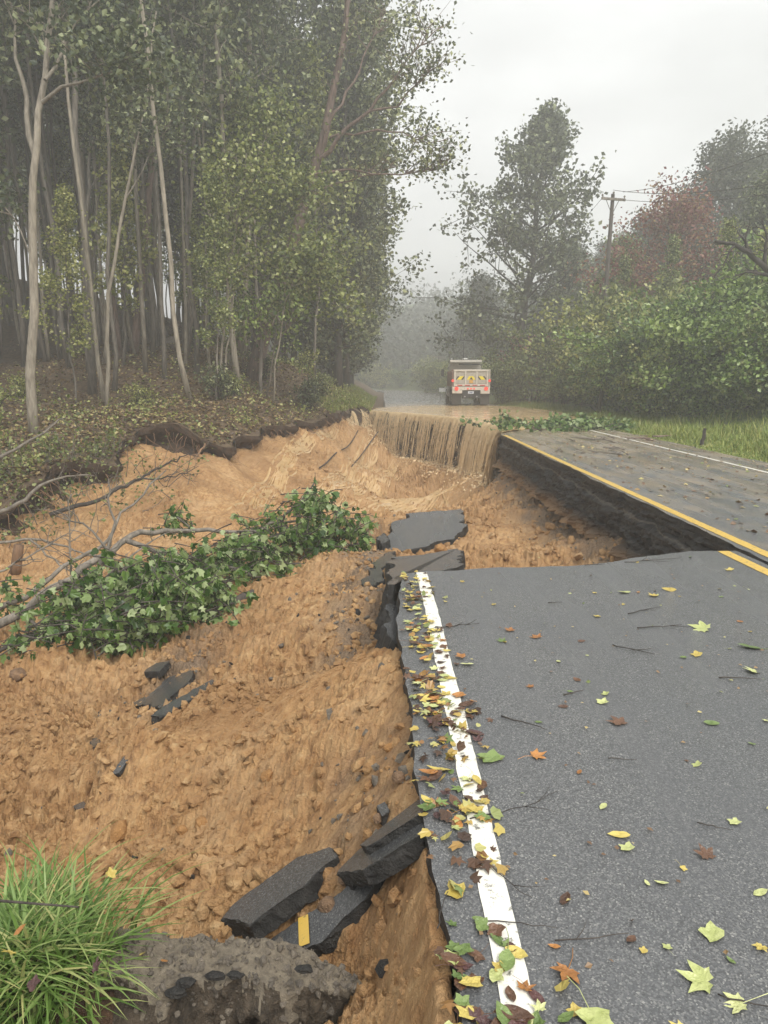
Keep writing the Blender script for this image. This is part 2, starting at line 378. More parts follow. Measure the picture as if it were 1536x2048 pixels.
# ------------------------------------------------------------------ plan geometry
EDGE_X = .17                        # left pavement edge
ROAD_R = 7.6
LIP = np.array([(3.55, 22.8), (3.72, 23.6), (4.35, 25.0), (4.2, 27.5), (3.8, 30.3), (3.2, 32.6), (2.3, 35.4), (1.2, 37.6), (.2, 39.2), (-.95, 41.2)])
def bend(Y):                        # the road swings left in the distance
    d = np.maximum(0, np.asarray(Y, float) - 105); return -d * d * .006
def tps(ctrl, reg=.02):
    C = np.asarray(ctrl, float); n = len(C); xy = C[:, :2]
    d = np.linalg.norm(xy[:, None] - xy[None], axis=2)
    K = np.where(d > 0, d * d * np.log(d + 1e-12), 0)
    A = np.zeros((n + 3, n + 3)); A[:n, :n] = K + reg * np.eye(n); A[:n, n] = 1; A[:n, n + 1:] = xy; A[n, :n] = 1; A[n + 1:, :n] = xy.T
    w = np.linalg.solve(A, np.concatenate([C[:, 2], np.zeros(3)]))
    def f(X, Y):
        X = np.asarray(X, float); Y = np.asarray(Y, float); out = w[n] + w[n + 1] * X + w[n + 2] * Y
        for i in range(n):
            r2 = (X - xy[i, 0]) ** 2 + (Y - xy[i, 1]) ** 2
            out = out + w[i] * .5 * r2 * np.log(r2 + 1e-12)
        return out
    return f
def resample(pts, step):
    pts = np.asarray(pts, float); d = np.r_[0, np.cumsum(np.linalg.norm(np.diff(pts, axis=0), axis=1))]
    n = max(2, int(d[-1] / step) + 1); t = np.linspace(0, d[-1], n)
    return np.stack([np.interp(t, d, pts[:, k]) for k in range(pts.shape[1])], 1)
def inpoly(X, Y, poly):
    X = np.asarray(X, float); Y = np.asarray(Y, float); ins = np.zeros(X.shape, bool); n = len(poly)
    for i in range(n):
        x1, y1 = poly[i][:2]; x2, y2 = poly[(i + 1) % n][:2]
        c = ((y1 > Y) != (y2 > Y)) & (X < (x2 - x1) * (Y - y1) / (y2 - y1 + 1e-12) + x1); ins ^= c
    return ins

# asphalt pieces: photograph outline with a distance per corner, thickness, label
THK = .68
SLABS = [
 ('asphalt_slab', [(768,1097,12.0),(786,1045,14.3),(816,1036,15.0),(812,1029,15.4),(922,1014,16.2),(929,1030,15.4),(918,1046,14.6),(935,1050,14.4),(905,1078,13.0),(862,1090,12.5),(806,1101,11.9)], .17, 'largest flat grey asphalt slab lying in the washed-out hole below the muddy falls'),
 ('asphalt_slab', [(785,1175,5.7),(790,1115,8.6),(850,1113,8.9),(916,1091,9.9),(921,1110,8.9),(918,1139,7.2),(862,1144,6.45),(803,1146,6.3)], .22, 'sagging grey asphalt piece joined to the far end of the near lane'),
 ('asphalt_strip', [(783,1163,6.6),(800,1150,6.75),(803,1200,5.9),(806,1240,5.4),(808,1283,4.85),(797,1292,4.75),(776,1256,5.0),(772,1220,5.5)], .24, 'long narrow asphalt strip split off the pavement edge beside the white line'),
 ('asphalt_chunk', [(745,1128,9.0),(775,1102,9.8),(788,1104,9.7),(786,1118,9.0),(756,1142,8.3)], .14, 'tilted grey asphalt chunk left of the hanging slab'),
 ('asphalt_chunk', [(738,1140,8.4),(762,1136,8.4),(768,1160,7.7),(742,1168,7.6)], .12, 'squarish dark asphalt chunk at the head of the long narrow strip'),
 ('asphalt_chunk', [(722,1158,8.0),(742,1150,8.1),(752,1168,7.5),(728,1176,7.5)], .10, 'small dark asphalt lump furthest out in the rubble beside the strip'),
 ('asphalt_chunk', [(752,1076,12.4),(768,1066,12.8),(778,1078,12.2),(764,1090,11.8)], .22, 'dark lump of asphalt against the left corner of the largest slab'),
 ('asphalt_slab', [(258,1410,6.75),(300,1388,7.15),(340,1352,7.75),(384,1341,7.95),(372,1366,7.5),(334,1402,6.9),(322,1418,6.65),(296,1409,6.78)], .09, 'notched grey asphalt slab lying flat on the clay slope'),
 ('asphalt_slab', [(302,1432,6.45),(318,1418,6.65),(424,1358,7.6),(432,1364,7.5),(336,1430,6.45)], .13, 'long straight asphalt beam lying beside the notched slab'),
 ('asphalt_chunk', [(286,1344,7.9),(312,1326,8.2),(338,1322,8.3),(318,1342,7.9)], .10, 'black asphalt chunk just above the notched slab'),
 ('asphalt_chunk', [(178,1490,5.35),(190,1474,5.6),(200,1478,5.5),(190,1494,5.3)], .05, 'small black asphalt lump down the clay slope below the notched slab'),
 ('asphalt_chunk', [(224,1548,4.7),(248,1512,5.1),(262,1512,5.1),(238,1546,4.7)], .04, 'thin black asphalt sliver lying alone on the clay slope'),
 ('asphalt_chunk', [(146,1612,4.2),(168,1602,4.3),(176,1612,4.2),(158,1622,4.12)], .05, 'black asphalt lump above the tuft of long grass'),
 ('asphalt_slab', [(450,1832,2.86),(470,1806,2.95),(592,1716,3.36),(655,1698,3.42),(672,1714,3.32),(606,1770,3.08),(500,1846,2.80)], .115, 'thick black asphalt slab sloping down beside the broken gravelly block'),
 ('marked_asphalt_slab', [(530,1888,2.60),(600,1838,2.74),(690,1772,2.98),(752,1734,3.12),(770,1748,3.06),(724,1800,2.88),(644,1880,2.60),(600,1906,2.52)], .10, 'asphalt slab marked with a short yellow stripe'),
 ('asphalt_slab', [(676,1742,3.06),(716,1700,3.22),(838,1628,3.5),(850,1640,3.43),(836,1672,3.28),(724,1740,3.05)], .10, 'ribbed black asphalt slab tucked under the pavement edge'),
 ('asphalt_slab', [(720,1690,3.28),(760,1656,3.42),(836,1600,3.66),(848,1604,3.64),(846,1624,3.53),(740,1690,3.27)], .10, 'uppermost black asphalt slab leaning on the pavement edge'),
 ('asphalt_chunk', [(752,1612,3.62),(770,1602,3.68),(780,1622,3.55),(764,1632,3.5)], .06, 'black asphalt crumb standing above the uppermost leaning slab'),
 ('asphalt_chunk', [(682,1742,3.0),(720,1728,3.06),(738,1742,3.0),(704,1760,2.92)], .08, 'black broken asphalt lump between the thick slab and the striped slab'),
]
SOILC = [  # photograph pixel + distance -> bare-earth height
 (850,1600,2.75),(840,1450,3.55),(826,1340,4.25),(790,1330,4.45),(740,1200,7.3),(700,1110,10),(735,1060,13),(775,1040,15.5),
 (620,1150,9.6),(650,1200,8.4),(680,1280,6.6),(650,1350,5.6),(600,1450,4.6),(700,1500,3.8),(720,1560,3.5),(500,1650,3.45),(600,1600,3.5),
 (450,1260,8.2),(400,1450,5.3),(250,1400,6.9),(300,1550,4.5),(100,1560,4.9),(0,1500,5.8),(-150,1500,6.2),(0,1340,8.3),(150,1310,8.5),(0,1650,4.2),(-200,1700,4.0),
 (300,1750,3.25),(150,1800,3.2),(450,1800,2.95),(650,1700,3.2),(400,1900,2.75),(200,1990,2.6),(0,1900,2.9),(600,1990,2.48),(800,1950,2.28),(860,1950,2.1),(800,1800,2.6),(870,1800,2.25),(720,1860,2.55),(850,2040,2.05),(600,2040,2.42),(880,1900,2.06),
 (300,1200,10.3),(0,1250,10.5),(-300,1250,11),(0,1100,14.3),(200,1050,15.5),(400,1050,14.5),(550,1100,12.5),(620,1060,14),(-300,1100,15),(100,1150,12.5),
 (100,1010,16.5),(230,960,18),(330,900,21.6),(420,930,20.8),(380,980,18.8),(500,900,24.5),(500,960,22),(420,1010,18),(600,980,23),(640,880,29.5),(690,860,34),(600,900,27),
 (700,900,33),(700,960,29),(650,1020,22),(740,1000,25),(720,1040,18),(760,850,38),(760,910,34.5),(770,960,30.5),(850,1000,28.5),(820,880,36.0),(820,920,34.4),(880,880,34.2),(880,930,32.9),(880,985,30),(860,1030,24),(800,1040,20),
 (940,900,30.3),(940,960,28.3),(945,1010,23),(1000,890,25.7),(985,960,23.5),(1010,940,22.2),(1022,955,20.5),(1060,985,18.2),(1100,1000,16.8),(1200,1060,12.9),(1290,1105,10.4),
 (960,1000,20),(1000,1050,15.4),(1000,1110,12.6),(940,1090,13.0),(1100,1100,12.2),(1150,1060,14.0),(1080,1040,15.5),(960,1130,11.2),
]
SOILW = [(1.5, 9.0, -1.35), (2.8, 9.5, -1.15), (2.0, 6.5, -1.6), (3.6, 8.0, -1.0), (3.6, 6.5, -1.2), (.6, 6.6, -1.0), (.5, 2, -.9), (3.8, 5, -1.3),
         (-6, 3, -2.2), (-6, 6, -2.2), (-9, 10, -2.3), (-10, 16, -1.2), (0, 1.2, -1.0), (-1.5, 1.2, -1.1), (-3, 1.5, -1.5)]
ctrl = [P(*c) for c in SOILC] + [np.array(c) for c in SOILW]
for nm, ol, th, lb in SLABS[:7]:
    pts = np.array([P(*c) for c in ol]); c = pts.mean(0); ctrl.append((c[0], c[1], pts[:, 2].mean() - th * .8))
HS0 = tps(ctrl, .03)
def lip_x(Y): return np.interp(Y, LIP[:, 1], LIP[:, 0])
def soil_base(X, Y):
    z = HS0(X, Y)
    cap = np.where(Y > 22.5, -.55, np.where(Y > 6, -.75, -.35))        # never above the underside of the road
    under = np.where(Y < 6.0, X > EDGE_X - .02, np.where(Y > 22.5, X > lip_x(Y) - .15, X > 3.4))
    return np.where(under, np.minimum(z, cap), z)
MUDX = resample([P(640,1010,22), P(660,930,29), P(700,860,34), P(760,870,37), P(880,880,34), P(1000,930,25), P(960,985,23), P(860,1030,23), P(730,1040,19)], .5)
def soil_mud(X, Y):
    ins = inpoly(X, Y, MUDX).astype(float)
    n = fbm(X * .8, Y * .5, o=4, s=40)
    return ins
SLABPL = []
def BX(Y): return np.interp(Y, BOUND[:, 1], BOUND[:, 0])
LIPD = None
def lip_dist(X, Y):
    q = resample(LIP, .5); d = np.full(np.shape(X), 99.0); m = Y > 21
    if np.any(m):
        x, y = X[m], Y[m]; t = np.full(x.shape, 99.0)
        for a in q: t = np.minimum(t, np.hypot(x - a[0], y - a[1]))
        d[m] = t
    return d
def soil_z(X, Y, fine=True):
    X = np.asarray(X, float); Y = np.asarray(Y, float)
    z = soil_base(X, Y)
    z = z + .035 * np.exp(-((X - .1) / .35) ** 2) * (Y < 5) * (Y > 2.4)
    wl_ = sstep(22, 30, Y)
    a = 1 - .35 * wl_
    al, ac = X * .86 - Y * .5, X * .5 + Y * .86          # slide tracks run down the slope to the left
    z = z + (.10 * fbm(ac * 1.5, al * .22, o=3, s=5) + .03 * fbm(ac * 6, al * .6, o=2, s=6)) * (1 - wl_) * np.where((Y > 6) | (X < -.35), 1, sstep(.15, -.35, X)) * sstep(2.2, 3.4, Y)
    z = z + .22 * wl_ * fbm(X * .9, Y * .7, o=4, g=.6, s=7) * sstep(42, 38, Y)
    z = z + .07 * a * fbm(X * 1.3, Y * 1.3, o=2, s=3) * sstep(.0, .5, EDGE_X + .1 - X + (Y > 6) * 9)
    bil = np.abs(fbm(X * 3.1 + .3 * fbm(X, Y, o=2, s=8), Y * 2.4, o=3, s=12)); calm = sstep(-.25, .25, fbm(X * .8, Y * .55, o=2, s=14)); z = z + a * .10 * (bil - .35) * (.35 + .65 * calm)
    if fine:
        b2 = np.abs(fbm(X * 12, Y * 10, o=4, g=.66, s=21)); z = z + .085 * (b2 - .3) * (.35 + .65 * calm) * (1 - .4 * sstep(1.8, 0, X + 9)) 
        z = z + .014 * fbm(X * 34, Y * 30, o=2, s=31)
    ex = EDGE_X - .03 - X
    z = np.where((Y < 5.2) & (ex > -.05), np.maximum(z, -.045 - np.maximum(ex, 0) * (1.0 + 1.3 * (1 - sstep(2.2, 3.0, Y))) - .3 * sstep(4.5, 5.2, Y) + .02 * fbm(X * 14, Y * 14, o=3, s=33)), z)
    dl = lip_dist(X, Y); nl = (Y > 22.3) & (dl < 2.6)           # undercut plunge below the road's broken lip
    z = np.where(nl, np.minimum(z, -1.75 - .35 * sstep(25, 31, Y) + 1.5 * sstep(37.2, 40.5, Y) + 1.1 * sstep(1.5, 2.6, dl) + .10 * fbm(X * 2, Y * 2, o=3, s=39)), z)
    for poly, c, nrm, th in SLABPL:          # the earth a slab has pressed flat
        d2 = np.abs(poly[:, :2] - c[:2]).max(0) * 1.75
        m = (np.abs(X - c[0]) < d2[0]) & (np.abs(Y - c[1]) < d2[1])
        if not m.any(): continue
        x_, y_, zz = X[m], Y[m], z[m]
        pz = c[2] - ((x_ - c[0]) * nrm[0] + (y_ - c[1]) * nrm[1]) / nrm[2] - th * .7
        for k_, up_ in ((1.06, 0), (1.22, .3)):
            zz = np.where(inpoly(x_, y_, c[:2] + (poly[:, :2] - c[:2]) * k_), np.minimum(zz, pz + up_ * th + .012 * vn(x_ * 9, y_ * 9, s=37)), zz)
        z = z.copy(); z[m] = zz
    ff = np.clip((BX(Y) - .55 - X) / .5, 0, 1) * (Y > 13.5)    # the bare earth dives under the forest floor
    return z - ff * 3.0

def sightline(px, py, y0=1.4, y1=14.0, n=700):
    Y = np.linspace(y0, y1, n); q = np.array([P(px, py, y) for y in Y]); k = np.where(q[:, 2] <= soil_z(q[:, 0], q[:, 1], False))[0]
    return q[k[0]] if len(k) else q[-1]
BOUND = np.array([P(-420,1120,13.5), P(-200,1060,14.2), P(0,1006,15.2), P(60,962,16.2), P(130,940,17), P(205,925,17.8), P(245,890,19.4), P(290,868,21), P(330,850,22.0), P(372,856,22.2),
                  P(400,880,22.3), P(440,893,22.4), P(480,878,23.6), P(520,862,25.2), P(580,846,28), P(640,834,31.5), P(690,823,36), P(735,817,41)])
FORC = [tuple(b) for b in BOUND] + [P(68,872,20), P(445,780,28.5), P(275,742,30), P(350,700,35), P(600,745,36), P(100,735,31), P(0,720,36), P(-100,780,26), P(-300,830,22), P(450,700,38), P(700,778,48), P(560,795,32),
        P(250,800,28), P(150,830,24), P(744,792,62)] + [(-1.2, 55, .25), (-1.4, 75, .3), (-1.4, 100, .2), (-20, 45, 6.0), (-40, 45, 10.5), (-25, 70, 8.5), (-60, 70, 15), (-8, 80, 3.2), (-8, 110, 3), (-40, 120, 13), (-20, 22, 2.4), (-35, 22, 5.5)]
HF0 = tps(FORC, .05)
SLABS = [(a, b, c * (THK if i >= 7 else 1), d) for i, (a, b, c, d) in enumerate(SLABS)]
SLABPTS = []
pl_ = []
for i, (nm, ol, th, lb) in enumerate(SLABS):        # slabs on the slope rest on the earth beneath them
    pts = np.array([P(*c) for c in ol])
    if i >= 7:
        g = np.array([sightline(c[0], c[1]) for c in ol]); c = g.mean(0)
        A = np.c_[g[:, :2] - c[:2], np.ones(len(g))]; k = np.linalg.lstsq(A.T @ A + np.diag((.02, .02, 0)), A.T @ (g[:, 2] - c[2]), rcond=None)[0]
        k[:2] = np.clip(k[:2], -.75, .75); nr = np.array((-k[0], -k[1], 1.0)); nr /= np.linalg.norm(nr); c = c + np.array((0, 0, k[2] + th * .62))
        e = np.array((0, 0, CAMH)); pts = np.array([e + (P(a[0], a[1], 3.0) - e) * (((c - e) @ nr) / ((P(a[0], a[1], 3.0) - e) @ nr)) for a in ol])
    c = pts.mean(0); vt = np.linalg.svd(pts - c)[2]; SLABPTS.append(pts); pl_.append((pts, c, vt[2] * np.sign(vt[2][2]), th))
SLABPL.extend(pl_)
def forest_z(X, Y):
    X = np.asarray(X, float); Y = np.asarray(Y, float)
    Yc = np.clip(Y, 8, 125); Xc = np.clip(X, -70, 5)
    z = HF0(Xc, Yc) + (X - Xc) * -.05 + .10 * fbm(X * .6, Y * .6, o=3, s=50)
    near = sstep(-2.2, -.2, X) * (Y > 42)
    z = z * (1 - near) + near * -.06
    return z
def right_z(X, Y):
    X = np.asarray(X, float); Y = np.asarray(Y, float)
    z = -.03 - .05 * sstep(ROAD_R, 8.4, X) + .28 * np.maximum(0, X - 11.5) - .10 * np.maximum(0, X - 45)
    z = z + sstep(110, 210, Y) * .5 + .05 * fbm(X * .7, Y * .7, o=3, s=60) * sstep(8, 10, X)
    return z

# ------------------------------------------------------------------ the setting
# road: right lane + far road in one slab with a broken edge; near lane a slab of its own
def jag(pts, step, amp, seed, closed=False):
    q = resample(pts, step); t = np.gradient(q, axis=0); nn = np.stack([-t[:, 1], t[:, 0]], 1); nn /= np.linalg.norm(nn, axis=1)[:, None] + 1e-9
    d = np.r_[0, np.cumsum(np.linalg.norm(np.diff(q, axis=0), axis=1))]
    return q + nn * (amp * fbm(d * 1.7, d * 0 + seed, o=4, g=.65, s=seed))[:, None]
def slabmesh(name, outline, top_z, thick, mats, parent=None, kind=None, seed=1, layers=3, rough=.03):
    """flat slab with a ragged broken edge: top ngon + layered sides"""
    o = np.asarray(outline, float); n = len(o); c = o[:, :2].mean(0)
    z = top_z if np.ndim(top_z) else np.full(n, top_z)
    V = [np.c_[o[:, :2], z]]; t = np.gradient(o[:, :2], axis=0); nn = np.stack([-t[:, 1], t[:, 0]], 1); nn /= np.linalg.norm(nn, axis=1)[:, None] + 1e-9
    for k in range(1, layers + 1):
        q = o[:, :2] + nn * (rough * vn(np.arange(n) * .7, np.full(n, k * 3.3), s=seed))[:, None]
        V.append(np.c_[q, z - thick * k / layers])
    V = np.concatenate(V)
    Q = []
    for k in range(layers):
        a = np.arange(n) + k * n; b = (np.arange(n) + 1) % n + k * n; Q.append(np.stack([a, a + n, b + n, b], 1))
    Q = np.concatenate(Q)
    return mk(name, V, [list(range(n)), Q, list(range(layers * n, layers * n + n))[::-1]], mats, parent, matidx=[0] + [1] * len(Q) + [1], kind=kind)

near_far = [Pz(800,1147,0)[:2], Pz(860,1143,0)[:2], Pz(925,1141,0)[:2], Pz(1000,1135,0)[:2], Pz(1080,1133,0)[:2], Pz(1150,1128,0)[:2], Pz(1220,1122,0)[:2], Pz(1300,1112,0)[:2], Pz(1380,1103,0)[:2], (3.34, 7.0)]
left_edge = jag([(EDGE_X + .05, -4), (EDGE_X + .035, 1.6), (EDGE_X + .005, 2.3), (EDGE_X - .03, 3.2), (EDGE_X - .06, 4.6), near_far[0]], .06, .018, 5)
far_edge = jag(near_far, .08, .03, 9)
crack = jag([(3.36, 7.0), (3.40, 5), (3.42, 1), (3.42, -4)], .12, .025, 13)
slabmesh('near_lane', np.concatenate([left_edge[:-1], far_edge[:-1], crack]), 0.0, .16, [M['asphalt'], M['asphalt_side']], kind='structure', seed=3, rough=.03)

right_edge = jag([(3.47, -4), (3.47, 5), (3.46, 7.2), (3.47, 12), (3.49, 18), LIP[0]], .12, .03, 17)
lip_edge = jag(LIP, .12, .05, 23)
yy = np.linspace(41.4, 230, 70)
rl = np.stack([np.where(yy < 44, -.6, .05) + bend(yy), yy], 1); rr = np.stack([ROAD_R + bend(yy[::-1]), yy[::-1]], 1)
rs = jag([(ROAD_R, 41), (ROAD_R, 20), (ROAD_R + .05, -4)], .25, .06, 29)
slabmesh('road', np.concatenate([right_edge[:-1], lip_edge[:-1], rl, rr, rs]), .0, .09, [M['asphalt_far'], M['asphalt_side']], kind='structure', seed=4, rough=.02)

# black roadbed wall under the right lane and round the lip
def wall_strip(name, pl, dep, mat, seed, out=.10, rg=1.7):
    n = len(pl); t = np.gradient(pl, axis=0); nn = np.stack([-t[:, 1], t[:, 0]], 1); nn /= np.linalg.norm(nn, axis=1)[:, None]
    d = np.r_[0, np.cumsum(np.linalg.norm(np.diff(pl, axis=0), axis=1))]
    K = 30; rows = []
    for k in range(K):
        v = k / (K - 1); zz = -.085 - v * dep
        back = -.035 - .05 * (v > .1) + out * v + .06 * np.sin(v * 7) * .4
        off = back + .05 * sstep(.2, .28, v) + rg * (.02 + .045 * v) * fbm(d * 2.2, np.full(n, v * 6), o=5, g=.65, s=seed) + .06 * np.abs(vn(d * .8, np.full(n, v * 2.5), s=seed + 4)) * v
        rows.append(np.c_[pl + nn * off[:, None], np.full(n, zz)])
    V = np.array(rows).transpose(1, 0, 2).reshape(-1, 3)
    mk(name, V, [gridfaces(n, K)], mat, kind='structure')
wall_strip('roadbed', np.concatenate([resample([(3.47, 5.0), (3.46, 7.2), (3.47, 12), (3.49, 18), LIP[0]], .07)[:-1], resample(LIP[:3], .09)]), .88, M['roadbed'], 71)
wall_strip('washed_bank', resample(LIP[1:], .07), 2.3, M['washed'], 171, .30, 3.2)

# painted lines
def paint(name, xy, w, mat, z=.004, seed=0):
    q = resample(xy, .05); n = len(q); d = np.arange(n) * .05
    t = np.gradient(q, axis=0); nn = np.stack([t[:, 1], -t[:, 0]], 1); nn /= np.linalg.norm(nn, axis=1)[:, None]
    e1 = .0035 * fbm(d * 9, d * 0, o=3, s=seed); e2 = .0035 * fbm(d * 9, d * 0 + 5, o=3, s=seed)
    V = np.stack([np.c_[q + nn * (-w / 2 + e1)[:, None], np.full(n, z)], np.c_[q + nn * (w / 2 + e2)[:, None], np.full(n, z)]], 1).reshape(-1, 3)
    return mk(name, V, [gridfaces(n, 2)], mat, kind='structure')
paint('white_edge_line', [(.350, -3), (.350, 3), (.335, 5.2), (.315, 6.17)], .09, M['white'], seed=81)
paint('yellow_centre_line', [(3.29, -3), (3.285, 5), (3.23, 6.98)], .115, M['yellow'], seed=82)
paint('yellow_centre_line', [(3.60, -3), (3.585, 8), (3.585, 15), (3.62, 22.5)], .12, M['yellow'], seed=83)
ys = np.linspace(-3, 33, 60)
paint('white_edge_line', np.stack([np.full(60, 6.8), ys], 1), .075, M['white'], seed=84)

# landslide soil sheet
def soil_sheet():
    Y = np.exp(np.arange(math.log(1.25), math.log(42.3), .0062)); nc = 330
    xr = np.where(Y < 4.6, .55, .55 + 3.4 * sstep(4.6, 6.2, Y)); xr = np.where(Y > 22, np.maximum(np.interp(Y, LIP[:, 1], LIP[:, 0]) + .35, -.2), xr)
    xl = -1.2 - .62 * Y; xl = np.where(Y > 15, np.maximum(xl, np.interp(Y, [15, 20, 30, 42.3], [-10.4, -11.0, -7.5, -4.0])), xl)
    s = np.linspace(0, 1, nc)[None]
    X = xl[:, None] + (xr - xl)[:, None] * s; YY = Y[:, None] + 0 * X
    Z = soil_z(X, YY)
    # sink under the forest floor away from the scarp
    rgt = np.interp(YY, BOUND[:, 1], BOUND[:, 0])
    mud = soil_mud(X, YY); k = np.ones(3) / 3
    for _ in range(14):
        mud = (np.roll(mud, 1, 0) + np.roll(mud, -1, 0) + np.roll(mud, 1, 1) + np.roll(mud, -1, 1) + mud) / 5
    mud = np.clip(mud * (.75 + .5 * fbm(X * 1.1, YY * .6, o=4, s=44)), 0, 1)
    # gravelly band: rubble that came from under the road
    g = np.exp(-((X + .25 - .0 * YY) / .35) ** 2) * sstep(5.2, 6.5, YY) * (1 - sstep(12, 15, YY))
    g = np.maximum(g, np.exp(-(np.minimum(X - 3.4, 0) / .45) ** 2) * sstep(7, 9, YY) * (1 - sstep(22, 24, YY)))
    g = np.maximum(g, .8 * np.exp(-((X + 2.0 + (YY - 7) * .1) / .35) ** 2) * np.exp(-((YY - 7.2) / 1.2) ** 2))
    g = np.maximum(g, .7 * np.exp(-((X - .0) / .25) ** 2) * np.exp(-((YY - 3.2) / .5) ** 2))
    g = np.clip(g * (1.0 + .9 * fbm(X * 4, YY * 4, o=3, s=47)), 0, 1) * .85
    mk('landslide_soil', np.stack([X, YY, Z], -1).reshape(-1, 3), [gridfaces(len(Y), nc)], M['soil'], smooth=False, kind='structure', attrs={'mud': mud.reshape(-1), 'gravel': g.reshape(-1)})
soil_sheet()

# forest floor (left), with its torn edge, and the scarp below it
BL = resample(BOUND, .15)
bt = np.gradient(BL[:, :2], axis=0); bn = np.stack([-bt[:, 1], bt[:, 0]], 1); bn /= np.linalg.norm(bn, axis=1)[:, None]
bd = np.r_[0, np.cumsum(np.linalg.norm(np.diff(BL[:, :2], axis=0), axis=1))]
BL[:, :2] += bn * (.22 * fbm(bd * .9, bd * 0, o=4, g=.6, s=90))[:, None]
FPOLY = np.concatenate([BL[:, :2], [(-.05, 44), (-.05, 300), (-200, 300), (-200, -10), (-12, -10)]])
def forest_floor():
    # strips run from the torn edge / road edge outwards
    ye = np.concatenate([np.linspace(45, 110, 90), np.linspace(112, 240, 60)])
    edge = np.concatenate([BL[:, :2], np.stack([np.full(len(ye), -.02), ye], 1)])
    outd = np.zeros_like(edge); nb = len(BL)
    outd[:nb] = bn * 1.0; outd[nb:] = (-1, 0)
    for _ in range(60):
        outd[1:-1] = (outd[:-2] + outd[2:] + outd[1:-1]) / 3
    outd /= np.linalg.norm(outd, axis=1)[:, None]
    K = 60; s = (np.linspace(0, 1, K) ** 2.6) * 120
    X = edge[:, 0:1] + outd[:, 0:1] * s; Y = edge[:, 1:2] + outd[:, 1:2] * s
    Z = forest_z(X, Y)
    Z[:nb, 0] -= .05
    Xb = X + bend(Y)
    mk('forest_floor', np.stack([Xb, Y, Z], -1).reshape(-1, 3), [gridfaces(len(edge), K)], M['floor'], smooth=True, kind='structure')
forest_floor()
def scarp():
    n = len(BL); K = 12; zt = forest_z(BL[:, 0], BL[:, 1]) + .02
    rows = []
    inward = -bn
    for k in range(K):
        v = k / (K - 1)
        off = (.10 - .42 * sstep(.12, .5, v) + .62 * sstep(.45, 1, v))
        off = off + (.10 * fbm(bd * 2.4, np.full(n, v * 4), o=4, g=.65, s=95)) * (.3 + v)
        x = BL[:, 0] + inward[:, 0] * off; y = BL[:, 1] + inward[:, 1] * off
        zb = np.minimum(soil_z(BL[:, 0] + inward[:, 0] * .5, BL[:, 1] + inward[:, 1] * .5) - .15, zt - .35)
        z = zt + (zb - zt) * v ** .9
        rows.append(np.stack([x, y, z], 1))
    V = np.array(rows).transpose(1, 0, 2).reshape(-1, 3)
    mk('scarp', V, [gridfaces(n, K)], M['humus'], smooth=False, kind='structure')
scarp()

# right-hand ground
def right_ground():
    Y = np.concatenate([np.linspace(-4, 70, 150), np.linspace(72, 250, 70)])
    X = ROAD_R - .12 + np.r_[np.linspace(0, 8, 40), 8 + np.linspace(0, 1, 40)[1:] ** 1.8 * 130]
    XX, YY = np.meshgrid(X, Y); Z = right_z(XX, YY); Z[:, 0] = -.06
    mk('verge', np.stack([XX + bend(YY), YY, Z], -1).reshape(-1, 3), [gridfaces(len(Y), len(X))], M['verge'], smooth=True, kind='structure')
right_ground()
def far_hill():
    X = np.linspace(-150, 150, 90); Y = np.linspace(150, 262, 40)
    XX, YY = np.meshgrid(X, Y); Z = -.6 + sstep(150, 250, YY) * (5 + 3 * fbm(XX * .02, YY * .02, o=3, s=99)) - .3
    mk('hill', np.stack([XX, YY, Z], -1).reshape(-1, 3), [gridfaces(len(Y), len(X))], M['floor'], smooth=True, kind='structure')
    def hz(x, y): return -.9 + sstep(150, 250, y) * (5 + 3 * fbm(x * .02, y * .02, o=3, s=99))
    return hz
hill_z = far_hill()
def base_ground():                  # one sheet under everything, out to the haze
    X = np.linspace(-158, 158, 40); Y = np.linspace(-18, 270, 40)
    XX, YY = np.meshgrid(X, Y)
    mk('ground', np.stack([XX, YY, np.full_like(XX, -5.2)], -1).reshape(-1, 3), [gridfaces(40, 40)], M['floor'], kind='structure')
base_ground()

# flood water on the road
def flood():
    lipw = resample(LIP[::-1], .15); lipw[:, 0] -= .02
    out = np.array([(-.95, 41.2), (-.6, 44.5), (.8, 47.5), (3, 50), (6, 51), (8.2, 48), (9.3, 42), (9.0, 36), (8.0, 31.5), (6.4, 28.0), (5.2, 26.0), (3.72, 23.6)])
    out = resample(out[::1], .3); out[1:-1] += R.normal(size=(len(out) - 2, 2)) * .06
    K = 40; n = 120
    a = lipw[np.linspace(0, len(lipw) - 1, n).astype(int)]; b = out[np.linspace(0, len(out) - 1, n).astype(int)]
    s = np.linspace(0, 1, K)[None, :, None]
    G = a[:, None] * (1 - s) + b[:, None] * s
    Z = .035 + .012 * fbm(G[..., 0] * 2.2, G[..., 1] * 1.4, o=3, s=101); Z[:, 0] -= .01; Z[:, -3:] -= np.array([.0, .015, .03]); Z = np.maximum(Z, .012)
    mk('flood_water', np.concatenate([G, Z[..., None]], -1).reshape(-1, 3), [gridfaces(n, K)[:, ::-1]], M['flood'], smooth=True, kind='structure')
flood()
